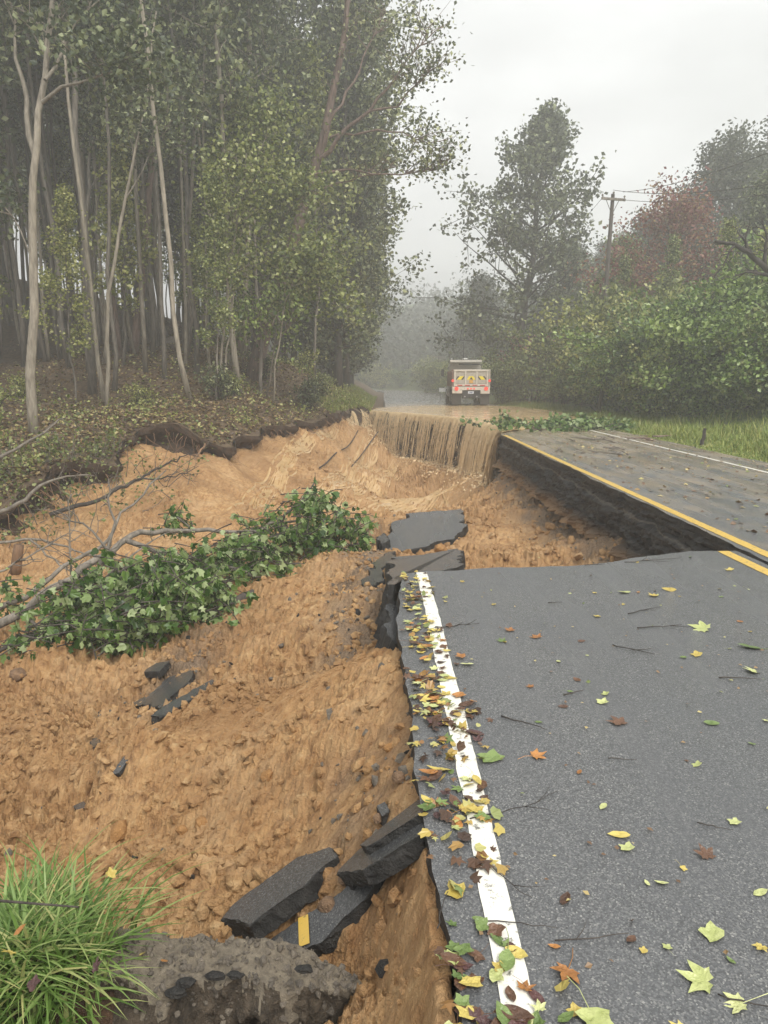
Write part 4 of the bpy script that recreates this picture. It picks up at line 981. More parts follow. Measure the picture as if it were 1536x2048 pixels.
pixtree('leaning_sapling', 'slim pale tree leaning right at the left centre of the forest', [(208,712,27), (216,600,27), (232,500,27), (250,400,27), (274,300,27), (296,170,27.4), (310,20,28)], .075, .03, 'bark_pale', 'leaf', 64, [([(250,400,27), (290,330,27), (330,250,27)], .03, 8)], 2600, .16, .5, tw=16)
pixtree('reddish_tree', 'reddish straight trunk with flared foot right of the slim leaning tree', [(270,745,33), (276,640,33), (292,480,33), (302,330,33), (316,150,33), (330,-60,33)], .19, .07, 'bark_red', 'leaf', 65, [([(300,340,33), (340,250,33), (390,160,33)], .06, 12)], 3000, .17, .5, tw=14)
pixtree('curved_tree', 'dark slender trunk with a curved foot at the far left of the bank', [(176,728,30), (170,640,30), (165,520,30.3), (178,380,30.5), (180,220,31), (172,20,31)], .10, .04, 'bark', 'leaf', 66, [([(178,380,30.5), (220,320,30.5), (260,230,30.5)], .03, 8)], 2600, .17, .5, tw=14)
pixtree('yellowing_tree', 'bright yellow-green leafy understory tree in front of the dark forest', [(520,760,31), (524,640,31), (530,520,30.6), (545,400,30.4), (550,240,30.2)], .075, .02, 'bark', 'leaf_lit', 67,
        [([(526,560,31), (480,440,30.4), (440,340,30)], .03, 22), ([(530,520,31), (570,440,30), (600,380,29.6)], .03, 22), ([(540,420,30.6), (520,300,30.4), (500,220,30)], .03, 22), ([(524,640,31), (590,560,30), (640,520,29.6)], .03, 22), ([(530,560,30), (590,500,29.8), (640,580,29.6), (680,610,29.4)], .03, 26)], 6800, .17, .42, tw=20, leafat=.35)
pixtree('bright_sapling', 'low bright green leafy sapling at the foot of the leaning tree', [(530,770,31), (545,720,30.6), (552,650,30.4), (556,600,30.2)], .03, .01, 'bark', 'leaf_fresh', 68, [([(545,700,30.6), (520,650,30.2), (510,620,30)], .015, 14), ([(548,690,30.6), (580,660,30.2), (585,620,30)], .015, 14)], 1500, .17, .3, tw=14, leafat=.3)
pixtree('thin_sapling', 'thin bare sapling stem beside the bank right of the twin sapling', [(545,785,29.5), (552,720,29.5), (566,640,29.5), (572,560,29.5)], .035, .012, 'bark_pale', 'leaf_lit', 69, (), 500, .16, .3, tw=8)

rr_ = np.random.default_rng(77)
spots = []
for y in np.arange(29, 100, 4.2):
    x0 = -4.3 - (y < 40) * 1.8
    for x in np.arange(x0, -.62 * y - 6, -3.4 - y * .018):
        spots.append((x + rr_.uniform(-1.5, 1.1), y + rr_.uniform(-2, 2)))
for i, (x, y) in enumerate(spots):
    if y < 34 and x > -9 and rr_.random() < .6: continue
    u = rr_.random()
    if x > -6.5 and y > 42: plant('roadside_tree', i, x - .3, y, rr_.uniform(.8, 1.1))
    elif u < .60: plant('forest_tree', i, x, y, rr_.uniform(.85, 1.12), tilt=(rr_.normal() * .03, rr_.normal() * .03))
    elif u < .82: plant('forked_forest_tree', i, x, y, rr_.uniform(.85, 1.15))
    else: plant('young_forest_tree', i, x, y, rr_.uniform(.8, 1.2))
for i in range(60):
    y = rr_.uniform(26.5, 44); x = rr_.uniform(-.55 * y, -5.2 - (y < 33) * 1.5); plant('slender_tree', i, x, y, rr_.uniform(.8, 1.15), tilt=(rr_.normal() * .03, rr_.normal() * .05))
for i in range(9):
    y = rr_.uniform(26, 46); x = rr_.uniform(-.6 * y, -5.5)
    plant('young_forest_tree', i, x, y, rr_.uniform(.45, .95))
for i in range(16):
    y = rr_.uniform(25, 40); plant('forest_tree', i, -.50 * y - rr_.uniform(1, 8), y, rr_.uniform(.8, 1.05))
for i in range(22):
    y = 100 + i * 4 + rr_.uniform(-2, 2); plant('roadside_tree', i, -4.5 - rr_.uniform(0, 3), y, rr_.uniform(.8, 1.2))
for i, (x, y, s) in enumerate(((-2.6, 43.5, 1.0), (-2.5, 48, 1.1), (-2.7, 54, 1.05), (-6.5, 39, 1.0), (-7.5, 45, 1.1), (-4.3, 61, 1.0), (-10, 41, 1.05))): plant('tall_roadside_tree', i, x, y, s, rz=0, label=('tall full-crowned tree on the left road edge, first beyond the falls', 'tall full-crowned tree on the left road edge, second beyond the falls', 'tall full-crowned tree on the left road edge, third beyond the falls', 'full-crowned tree just behind the leaning tree', 'full-crowned tree deeper behind the leaning tree', 'tall full-crowned tree on the left road edge, fourth beyond the falls', 'full-crowned tree behind the bright yellow-green understory tree')[i])
for i, y in enumerate((44.5, 50, 56, 63, 71, 80)):
    plant('roadside_tree', i, -2.9 - .1 * i, y, (.9, 1.0, .95, 1.0, 1.05, 1.0)[i])

# shrubs
def make_shrub(name, label, seed, leaf, H=3.0, W=2.0, n=5200, lsize=.13, stems=14, cat='shrub', group=None, spiky=.25):
    r = np.random.default_rng(seed); o = thing(name, label, cat, group=group); ll, an = [], []
    for i in range(stems):
        a = r.uniform(0, 6.28); e = np.array((math.cos(a) * W * r.uniform(.2, 1), math.sin(a) * W * r.uniform(.2, 1), H * r.uniform(.55, 1.0)))
        m = e * .5 + np.array((0, 0, H * .12)) + r.normal(size=3) * .1; b = np.array((r.normal() * .12, r.normal() * .12, -.1))
        ll.append((np.array([b, m, e]), np.array([.03, .02, .006])))
        for _ in range(9):
            u = r.uniform(.15, 1); q = (b + (m - b) * u * 2) if u < .5 else m + (e - m) * (u * 2 - 1)
            d = r.normal(size=3) * W * .32; d[2] = d[2] * .7 + spiky * .6
            ll.append((np.array([q, q + d]), np.array([.012, .004]))); an += [q + d, q + d * .6]
    an = np.array(an); an[:, 2] = np.maximum(an[:, 2], .15)
    V, Fs = tubes(ll, 4, cap=False); k = [mk('stems', V, Fs, M['bark_dark'], o)]
    V, Fs, T = crown(r, an, max(1, n // len(an)), lsize, .19 * W * .5); V[:, 2] = np.maximum(V[:, 2], .02)
    k.append(mk('foliage', V, Fs, M[leaf], o, tint=T)); KIDS[o.name] = k
    return o
GS = 'shrubs of the green thicket along the right verge'
tv['green_shrub'] = [make_shrub('green_shrub', 'leafy green shrub among many alike in the thicket on the right bank', 80 + i, 'leaf_fresh', H=[3.2, 2.6, 3.8][i], W=[2.1, 2.3, 2.4][i], n=8200, lsize=.145, group=GS) for i in range(3)]
tv['pale_shrub'] = [make_shrub('pale_shrub', 'yellow-green shrub among many alike in the thicket on the right bank', 85 + i, 'leaf_lit', H=[3.4, 2.8][i], W=2.0, n=7200, lsize=.16, group=GS) for i in range(2)]
tv['red_shrub'] = [make_shrub('red_shrub', 'rounded reddish shrub under the big tree behind the dump truck', 88, 'leaf_red', H=3.6, W=2.6, n=6500, lsize=.17, stems=18)]
tv['bank_shrub'] = [make_shrub('bank_shrub', 'small leafy shrub among many alike on the left forest bank', 90 + i, ['leaf_lit', 'leaf'][i], H=1.3, W=.9, n=900, lsize=.12, stems=9, group='small shrubs on the left bank') for i in range(2)]
def named(kind, i, label, px, py, Y, s, fn=right_z):
    p = P(px, py, Y); return plant(kind, i, p[0], Y, s, label=label, fn=fn)
plant('red_shrub', 0, 12.6, 55, 1.25, label='rounded reddish shrub under the big tree right of the dump truck')
plant('red_shrub', 0, 15.2, 57, 1.1, label='dull reddish shrub between the round red shrub and the utility pole')
named('pale_shrub', 0, 'olive shrub right beside the dump truck under the big tree', 1010, 800, 54, 1.05)
named('pale_shrub', 1, 'pale shrub in the haze behind the dump truck on the right roadside', 870, 780, 105, 1.5)
named('pale_shrub', 0, 'hazy shrub just left of the dump truck at the far bend', 905, 780, 85, 1.0)
named('green_shrub', 0, 'bright green shrub above the leaning post with side arm', 1240, 800, 38, 1.15)
named('green_shrub', 2, 'tall dense green shrub at the right picture edge', 1500, 800, 29, 1.0)
named('green_shrub', 1, 'low green shrub behind the single post in the grass', 1400, 820, 30, .95)
named('pale_shrub', 1, 'yellow-green shrub between the two posts at the thicket front', 1310, 800, 33, .95)
named('pale_shrub', 0, 'tall yellow-green shrub standing above the front of the thicket', 1420, 700, 36, 1.35)
named('green_shrub', 0, 'wide green shrub between the rounded red shrub and the thicket', 1165, 780, 47, .9)
rs_ = np.random.default_rng(123)
for i in range(78):
    y = rs_.uniform(26, 62); x = max(11.6 + (y - 28) * -.02, 10.9) + abs(rs_.normal()) * 5.5 + (y < 30) * 1.5
    if y > 50 and x < 14: continue
    k = 'green_shrub' if rs_.random() < .5 else 'pale_shrub'
    plant(k, i, x, y, rs_.uniform(.5, 1.6) ** .9, label=None, fn=right_z)
for i in range(16):                     # thin saplings standing out of the thicket
    y = rs_.uniform(30, 56); plant('young_forest_tree', i, 12.5 + abs(rs_.normal()) * 5 + (y - 30) * .05, y, rs_.uniform(.35, .62), fn=right_z, label='thin pale sapling among several standing out of the right thicket', group='saplings in the right thicket')
for i in range(24):                     # roadside scrub far down the right
    y = 62 + i * 5.5; plant('pale_shrub' if i % 3 else 'green_shrub', i, 11.5 + rs_.uniform(0, 4), y, rs_.uniform(.9, 1.5), fn=right_z, label='hazy shrub among many alike lining the right side of the far road', group='hazy roadside shrubs on the right')
for i in range(12):
    y = rs_.uniform(19, 42); b = np.interp(y, BOUND[:, 1], BOUND[:, 0]); x = b - .4 - abs(rs_.normal()) * 3.2
    plant('bank_shrub', i, x, y, rs_.uniform(.4, .95), fn=forest_z)
# right-hand trees
r0_ = np.random.default_rng(5)
def rtree(name, label, px, py, Y, **kw):
    p = P(px, py, Y); o = make_tree(name, label, **kw); o.location = (p[0], Y, gz(right_z, p[0], Y) - .1); USED.add(o.name); return o
rtree('big_tree', 'big broad dark tree rising above the dump truck on the right', 1050, 790, 60, seed=140, bark='bark_dark', leaf='leaf_tree', H=21.0, r0=.42, cb=.14, spread=8.2, nb=72, per=9, lsize=.33, lsp=.36, prof=(.2, .95), up=(8, 58), sub=7, lean=(.045, 0), wander=.9)
rtree('grey_tree', 'hazy grey-green tree half hidden behind the big tree', 960, 780, 92, seed=141, bark='bark_dark', leaf='leaf_grey', H=13, r0=.2, cb=.15, spread=5.5, nb=46, per=10, lsize=.3, lsp=.6)
rtree('red_tree', 'reddish thin-leaved tree behind the thicket right of the utility pole', 1330, 640, 46, seed=142, bark='bark_dark', leaf='leaf_red', H=9.6, r0=.16, cb=.22, spread=4.9, nb=38, per=13, lsize=.19, lsp=.42, prof=(.4, .5), up=(10, 50), sub=6)
rtree('olive_tree', 'olive leafy tree between the utility pole and the reddish tree', 1250, 640, 52, seed=143, bark='bark', leaf='leaf_lit', H=9.5, r0=.14, cb=.2, spread=3.4, nb=36, per=10, lsize=.2, lsp=.4)
rtree('dense_tree', 'dark green tree at the right edge behind the dead snag', 1520, 600, 44, seed=144, bark='bark_dark', leaf='leaf', H=9.5, r0=.2, cb=.15, spread=4.2, nb=44, per=13, lsize=.18, lsp=.4)
rtree('under_tree', 'shadowy lower tree tucked right of the big tree trunk', 1130, 780, 64, seed=145, bark='bark_dark', leaf='leaf_tree', H=11, r0=.2, cb=.1, spread=5.0, nb=44, per=12, lsize=.24, lsp=.5)
hill = [make_tree('hill_tree', 'grey-green tree among many alike in the haze on the right hill', 150 + i, 'bark', 'leaf_grey', H=[12, 15][i], r0=.15, cb=.22, spread=[4.0, 4.4][i], nb=40, per=8, lsize=.27, lsp=.5, group='hazy trees on the right hill') for i in range(2)]
tv['hill_tree'] = hill
for i in range(40):
    y = rs_.uniform(58, 110); x = rs_.uniform(17, 60)
    if x / y < .22 and y < 90: x += 8
    plant('hill_tree', i, x, y, rs_.uniform(.7, 1.1), fn=right_z)
for i, (px, Y, s) in enumerate([(1290, 62, .8), (1400, 60, 1.0), (1475, 58, 1.1), (1540, 62, 1.1), (1350, 72, 1.05)]):
    p = P(px, 700, Y); plant('hill_tree', i, p[0], Y, s, fn=right_z)
# far wood across the end of the road
def far_wood():
    r = np.random.default_rng(31); n = 1300; an = []
    X = r.uniform(-70, 70, n); Y = r.uniform(150, 262, n); Z = hill_z(X, Y)
    for x, y, z in zip(X, Y, Z):
        h = r.uniform(6, 12); k = 14; q = r.normal(size=(k, 3)) * np.array((2.2, 2.2, h * .25)); an.append(np.array((x, y, z + h * .5)) + q)
    n = 1100; Y = r.uniform(95, 255, n); X = 14 + np.abs(r.normal(size=n)) * 55; Z = right_z(X, Y); X = X + bend(Y)
    for x, y, z in zip(X, Y, Z):
        h = r.uniform(6, 12); k = 14; q = r.normal(size=(k, 3)) * np.array((2.2, 2.2, h * .25)); an.append(np.array((x, y, z + h * .5)) + q)
    V, Fs, T = crown(r, np.concatenate(an), 3, 1.0, .7)
    mk('far_wood', V, Fs, M['leaf_grey'], tint=T, kind='stuff')
far_wood()
# dead snag at the right edge
def branchy(name, label, main, bark, seed, twig=10, tl=1.0, cat='branch', leaf=None, nleaf=0, lsize=.12, parts=('trunk', 'twigs'), tr=.02, grp=None):
    """a bare branch: list of (pixel polyline with distances, r0, r1)"""
    r = np.random.default_rng(seed); b = P(*main[0][0][0]); o = thing(name, label, cat, tuple(b), grp)
    ml, tw, an = [], [], []
    for pl, a, c in main:
        q = resample(np.array([P(*p) for p in pl]) - b, .18 * max(1, tl)); q[1:] += r.normal(size=(len(q) - 1, 3)) * .03 * tl
        ml.append((q, np.linspace(a, c, len(q))))
        for _ in range(twig):
            u = r.uniform(.25, 1); j = u * (len(q) - 1); i = int(min(len(q) - 2, j)); s0 = q[i] + (q[i + 1] - q[i]) * (j - i)
            d = (q[i + 1] - q[i]) / (np.linalg.norm(q[i + 1] - q[i]) + 1e-9) + r.normal(size=3) * .7; d /= np.linalg.norm(d); l = tl * r.uniform(.25, 1)
            pts = s0 + np.cumsum(np.r_[[np.zeros(3)], (d + r.normal(size=(4, 3)) * .35) * l / 4], 0); tw.append((pts, np.linspace(tr * (1 - .5 * u), tr * .15, 5)))
            e = pts[2] + (r.normal(size=3) * .5 + d * .3) * l * .4; tw.append((np.array([pts[2], e]), np.array([tr * .4, tr * .12]))); an += [pts[-1], e]
    V, Fs = tubes(ml, 7); k = [mk(parts[0], V, Fs, M[bark], o, smooth=True)]
    if len(tw) > 0:
        V, Fs = tubes(tw, 4, cap=False); k.append(mk(parts[1], V, Fs, M[bark], o, smooth=True, kind='stuff'))
    if leaf and nleaf:
        an = np.array(an); V, Fs, T = crown(r, an, max(1, nleaf // len(an)), lsize, .12 * tl, POPLAR, .4); k.append(mk('leaves', V, Fs, M[leaf], o, tint=T))
    KIDS[o.name] = k
    return o
branchy('dead_snag', 'gnarled dark dead tree limb reaching in at the right edge', [([(1640,830,25), (1610,700,25), (1570,590,25), (1530,535,25), (1500,505,25), (1470,490,25), (1430,484,25)], .26, .045), ([(1500,505,25), (1490,480,25), (1478,465,25)], .07, .02), ([(1545,550,25), (1510,545,25), (1480,548,25)], .075, .02), ([(1530,530,25), (1535,480,25), (1525,440,25)], .075, .02), ([(1470,490,25), (1455,510,25), (1445,530,25)], .05, .02)], 'bark_dark', 170, 7, .9, 'dead tree', tr=.035)

# ------------------------------------------------------------------ fallen trees on the left
def fallen_tree():
    r = np.random.default_rng(180)
    base = P(-60, 1275, 9.2); o = thing('fallen_tree', 'fallen leafy green tree lying across the clay slope', 'fallen tree', tuple(base))
    main = [([(-60,1275,9.2), (40,1222,9.3), (120,1165,9.5), (200,1120,9.9), (250,1080,10.2), (300,1062,10.6), (380,1055,11), (480,1065,11.3), (560,1050,11.6), (640,1030,11.8)], .065, .015),
            ([(-60,1240,9.9), (60,1190,10), (160,1110,10.4), (228,1080,10.8), (226,1050,11), (250,1020,11.2), (290,985,11.4), (330,935,11.8)], .045, .01)]
    limbs = [([(120,1165,9.5), (200,1190,9.2), (300,1210,8.9), (400,1240,8.6)], .045), ([(200,1120,9.9), (300,1150,9.6), (380,1180,9.3), (450,1220,9.0)], .04), ([(250,1080,10.2), (340,1110,10.2), (450,1130,10.2), (540,1160,10)], .04),
             ([(480,1065,11.3), (540,1100,11), (580,1150,10.6)], .03), ([(560,1050,11.6), (600,1000,11.6), (625,970,11.6)], .03), ([(380,1055,11), (360,1035,11), (345,1025,11)], .02), ([(560,1050,11.6), (640,1070,11.4), (715,1060,11.4)], .03), ([(120,1165,9.5), (150,1220,9.1), (200,1260,8.8)], .04), ([(40,1222,9.3), (60,1250,9.1), (110,1280,8.9)], .03)]
    ml = []
    for pl, a, c in main:
        q = resample(np.array([P(*p) for p in pl]) - base, .2); q[1:] += r.normal(size=(len(q) - 1, 3)) * .025; ml.append((q, np.linspace(a, c, len(q))))
    V, Fs = tubes([ml[0]], 9); mk('trunk', V, Fs, M['bark'], o, smooth=True)
    V, Fs = tubes([ml[1]], 8); mk('trunk', V, Fs, M['bark'], o, smooth=True)
    for pl, a in limbs:
        q = resample(np.array([P(*p) for p in pl]) - base, .2); q[1:] += r.normal(size=(len(q) - 1, 3)) * .03
        V, Fs = tubes([(q, np.linspace(a, .012, len(q)))], 6); mk('limb', V, Fs, M['bark'], o, smooth=True)
    # leaf masses: centre pixel, distance, pixel half sizes, depth, twigs
    masses = [(200,1225,9.0,110,70,.7,60),(330,1215,8.8,110,80,.7,70),(410,1200,8.9,70,70,.6,34),(300,1130,9.6,80,45,.6,26),(420,1120,10.0,90,45,.6,36),(500,1110,10.6,80,45,.6,36),(590,1075,11.2,75,55,.6,46),(660,1060,11.3,65,42,.5,44),(625,1000,11.6,45,38,.4,24),(700,1055,11.3,32,34,.35,14),(460,1090,11,60,30,.5,14),(350,1035,11,28,26,.3,9),(575,1160,10.3,34,28,.3,9),(90,1240,9.0,60,40,.5,16),(30,1180,10,40,40,.5,7),(60,1290,8.7,60,25,.4,14),(150,1270,8.7,60,30,.5,16),(230,1170,9.3,90,50,.6,40),(150,1190,9.3,60,40,.5,22),(360,1160,9.4,70,45,.6,34),(250,1240,8.7,110,50,.6,40),(260,1280,8.5,70,24,.5,16),(540,1040,11.6,40,24,.4,10)]
    tw, C, D = [], [], []
    for px, py, Y, hx, hy, dp, n in masses:
        for _ in range(int(n * 1.3)):
            g = r.normal(size=3) * .5; q = P(px + hx * np.clip(g[0], -1.7, 1.7), py + hy * np.clip(g[1], -1.5, 1.5), Y + dp * g[2]) - base
            zs = gz(soil_z, q[0] + base[0], q[1] + base[1]) - base[2]; q[2] = max(q[2], zs + .12)
            d = np.array((r.normal() * .6 + .4, r.normal() * .5, r.normal() * .35 + .22)); d /= np.linalg.norm(d); L = r.uniform(.3, .65)
            u = np.linspace(0, 1, 5)[:, None]; pts = q - d * L * .5 + d * L * u + np.array((0, 0, -.14)) * u * u * L
            tw.append((pts, np.linspace(.009, .003, 5)))
            k = r.integers(7, 12); uu = r.uniform(.1, 1, k)
            pc = np.stack([np.interp(uu, u[:, 0], pts[:, j]) for j in range(3)], 1); out = r.normal(size=(k, 3)) * .5 + d * .5; out[:, 2] -= 1.0
            out /= np.linalg.norm(out, axis=1)[:, None]; C.append(pc + out * .075); D.append(out)
    V, Fs = tubes(tw, 4, cap=False); mk('twigs', V, Fs, M['bark_dark'], o)
    C = np.concatenate(C); D = np.concatenate(D)
    hh = len(C) // 2; pm = r.permutation(len(C)); C, D = C[pm], D[pm]
    V, Fs, T = merge([leaves(C[:hh], .105 * r.uniform(.5, 1.4, hh), r, MAPLE, D=D[:hh]), leaves(C[hh:], .09 * r.uniform(.5, 1.4, len(C) - hh), r, POPLAR, D=D[hh:])]); mk('crown', V, Fs, M['leaf_poplar'], o, tint=T)
fallen_tree()
BR = [('pale bare crooked branch standing up from the fallen tree', [([(180,1170,9.6), (215,1100,9.8), (228,1040,10.2), (215,985,10.5), (222,960,10.7)], .03, .008), ([(215,1100,9.8), (180,1060,10), (110,1020,10.4)], .02, .006)], 'twig_pale', 8, .5),
 ('long grey dead branch rising to the left edge above the fallen tree', [([(-20,1035,14), (50,1000,14.2), (105,955,14.6), (190,950,15)], .05, .012)], 'twig_pale', 9, .7),
 ('straight pale dead pole propped at the left edge of the bank', [([(-20,925,15.5), (40,895,16), (90,862,16.6), (130,835,17.2)], .04, .015)], 'twig_pale', 5, .5),
 ('dark sagging branch dangling roots along the left scarp', [([(100,1030,15), (200,1000,15.6), (270,960,16.6), (330,930,18), (380,905,19.5)], .05, .012), ([(270,960,16.6), (340,955,17), (400,935,18)], .02, .006)], 'bark_dark', 12, .7),
 ('thin grey tangle of branches at the left edge beneath the bank', [([(0,1085,12), (80,1080,12), (150,1100,11.6), (240,1120,11)], .025, .008), ([(60,1080,12), (120,1130,11.4), (210,1170,10.6)], .02, .006), ([(-20,1150,11), (60,1110,11.2), (140,1065,11.6)], .02, .006)], 'twig_pale', 14, .55),
 ('upright thin twiggy stem left of the fallen crown', [([(142,1150,10.4), (140,1080,10.6), (136,1020,10.8), (142,985,11)], .014, .004)], 'twig_pale', 8, .4),
 ('grey forked branch poking through the middle of the fallen crown', [([(190,1180,9.3), (240,1130,9.6), (290,1090,10), (330,1068,10.2)], .022, .007), ([(240,1130,9.6), (260,1165,9.3), (300,1190,9.1)], .014, .005)], 'twig_pale', 6, .4),
 ('low dark branch resting on the clay under the fallen crown', [([(-30,1320,8.4), (20,1290,8.6), (80,1275,8.8), (160,1262,8.8)], .03, .01)], 'bark_dark', 8, .5),
 ('dark thick log end lying below the right part of the fallen crown', [([(450,1225,8.9), (480,1200,9.2), (520,1178,9.6)], .075, .05)], 'bark_dark', 0, .3)]
for i, (lb, mn, bk, tw, tl) in enumerate(BR):
    branchy('log' if tw == 0 else 'dead_branch', lb, mn, bk, 190 + i, tw, tl, 'log' if tw == 0 else 'branch', parts=('stem', 'twigs'), tr=.012)
o = branchy('broken_stump', 'pale snapped stump leaning out of the scarp at the left edge', [([(30,1150,13), (36,1115,13), (40,1088,13)], .10, .085)], 'root', 196, 0, .3, 'stump', parts=('stem', 'twigs'))
# bare undergrowth tangle + low plants in the basin beneath the bank
def brush():
    r = np.random.default_rng(200); n = 260; tw, an = [], []
    for _ in range(n):
        y = r.uniform(11, 19); b = np.interp(y, BOUND[:, 1], BOUND[:, 0]); x = b + r.uniform(-1.5, 3.0) * r.random() + (-.4 if y > 15 else r.uniform(-1, 1.5))
        z = max(gz(soil_z, x, y), gz(forest_z, x, y) if inpoly(np.array([x]), np.array([y]), FPOLY)[0] else -9)
        d = r.normal(size=3) * .5; d[2] = abs(d[2]) + .3; L = r.uniform(.3, 1.3); q = np.array((x, y, z)) + np.cumsum(np.r_[[np.zeros(3)], (d + r.normal(size=(4, 3)) * .4) * L / 4], 0)
        tw.append((q, np.linspace(.010, .003, 5))); an += [q[-1], q[-2], q[-3]]
    V, Fs = tubes(tw, 4, cap=False); mk('brush', V, Fs, M['twig_pale'], kind='stuff')
    V, Fs, T = crown(r, np.array(an), 5, .085, .14); mk('brush_leaves', V, Fs, M['leaf_lit'], tint=T, kind='stuff')
brush()
def litter():
    """dead leaves on the forest floor and low green plants between them"""
    r = np.random.default_rng(210); n = 62000
    y = np.exp(r.uniform(math.log(14), math.log(60), n)); b = np.interp(y, BOUND[:, 1], BOUND[:, 0]); b = np.where(y > 41, -.8, b)
    x = b - np.abs(r.normal(size=n)) * 8.0; k = inpoly(x, y, FPOLY); x, y = x[k], y[k]; z = forest_z(x, y) + .03
    V, Fs, T = leaves(np.stack([x, y, z], 1), r.uniform(.07, .15, len(x)), r, DIAMOND, flat=.62); mk('leaf_litter', V, Fs, M['litter'], tint=T, kind='stuff')
    n = 560; y = np.exp(r.uniform(math.log(14.5), math.log(48), n)); b = np.interp(y, BOUND[:, 1], BOUND[:, 0]); b = np.where(y > 41, -1.2, b)
    x = b - np.abs(r.normal(size=n)) * 4; m_ = (fbm(x * .5, y * .5, o=3, s=211) > -.15) & inpoly(x, y, FPOLY); x, y = x[m_], y[m_]
    C = np.stack([x, y, forest_z(x, y) + .16], 1); C = np.repeat(C, 12, 0) + r.normal(size=(len(C) * 12, 3)) * np.array((.22, .22, .12))
    V, Fs, T = leaves(C, r.uniform(.06, .13, len(C)), r, DIAMOND); mk('undergrowth', V, Fs, M['leaf_lit'], tint=T, kind='stuff')
litter()
# torn roots hanging out of the scarp
def roots():
    r = np.random.default_rng(220); ln = []
    for _ in range(240):
        i = r.integers(0, len(BL)); p = np.array((BL[i, 0], BL[i, 1], 0)); p[2] = gz(forest_z, p[0], p[1]) - r.uniform(.05, .25); L = r.uniform(.2, .8)
        d = np.array((-bn[i, 0], -bn[i, 1], 0)) * r.uniform(.15, .6) + np.array((r.normal() * .3, r.normal() * .3, -.8))
        ln.append((p + np.cumsum(np.r_[[np.zeros(3)], (d + r.normal(size=(4, 3)) * .3) * L / 4], 0), np.linspace(.011, .003, 5)))
    V, Fs = tubes(ln, 4, cap=False); mk('hanging_roots', V, Fs, M['root'], kind='stuff')
roots()
for i, (lb, mn) in enumerate([('light torn root looping out of the hollow in the scarp', [([(338,845,22.2), (342,862,22), (336,872,21.8)], .018, .006)]),
    ('forked tan root lying on the clay below the scarp hollow', [([(410,888,21.6), (398,908,21), (385,925,20.4), (350,940,19.6)], .03, .008), ([(398,908,21), (370,915,20.6)], .018, .006)])]):
    branchy('root', lb, mn, 'root', 225 + i, 5, .35, 'root', parts=('stem', 'twigs'), tr=.01)
# dangling cables
for i, (lb, pl) in enumerate([('longer dark cable trailing down the washed bank left of the falls', [(716,868,35.2), (700,895,33), (672,935,30), (648,968,27), (640,978,26)]), ('shorter dark cable trailing down the washed bank nearer the falls', [(756,864,36.2), (740,885,34.5), (718,918,32.5), (704,950,30)])]):
    q = resample(np.array([P(*p) for p in pl]), .25); q[:, 2] = np.maximum(q[:, 2], soil_z(q[:, 0], q[:, 1], False) + .10)
    for _ in range(60): q[1:-1] = (q[:-2] + q[2:] + 2 * q[1:-1]) / 4
    b = q[0].copy()
    V, Fs = tubes([(q - b, np.full(len(q), .028))], 6); o = mk('cable', V, Fs, M['bark_dark'], smooth=True); o.location = b; tag(o, lb, 'cable')

# ------------------------------------------------------------------ grass
def blades(B, H, r, lean=.5, w=.006, S=4, mat=None, name='grass', parent=None, kind='stuff', dirs=None):
    n = len(B); a = r.uniform(0, 6.28, n); d = np.stack([np.cos(a), np.sin(a)], 1) if dirs is None else dirs
    u = np.linspace(0, 1, S + 1)[None]; ln = lean * r.uniform(.3, 1.5, n)[:, None]
    hor = H[:, None] * ln * u ** 1.8; ver = H[:, None] * (u - .5 * np.clip(ln, 0, 1.6) * u ** 2.4)
    c = B[:, None] + np.stack([d[:, :1] * hor, d[:, 1:] * hor, ver], -1)
    s = np.stack([-d[:, 1], d[:, 0], np.zeros(n)], 1)[:, None] * (w * r.uniform(.6, 1.3, n)[:, None, None] * (1 - u ** 2.2 * .97)[..., None])
    V = np.stack([c - s, c + s], 2).reshape(-1, 3); k = 2 * (S + 1)
    i = np.arange(S)[None] * 2 + (np.arange(n) * k)[:, None]
    Q = np.stack([i, i + 1, i + 3, i + 2], -1).reshape(-1, 4)
    return mk(name, V, [Q], mat, parent, tint=np.repeat(r.random(n), k), kind=kind)
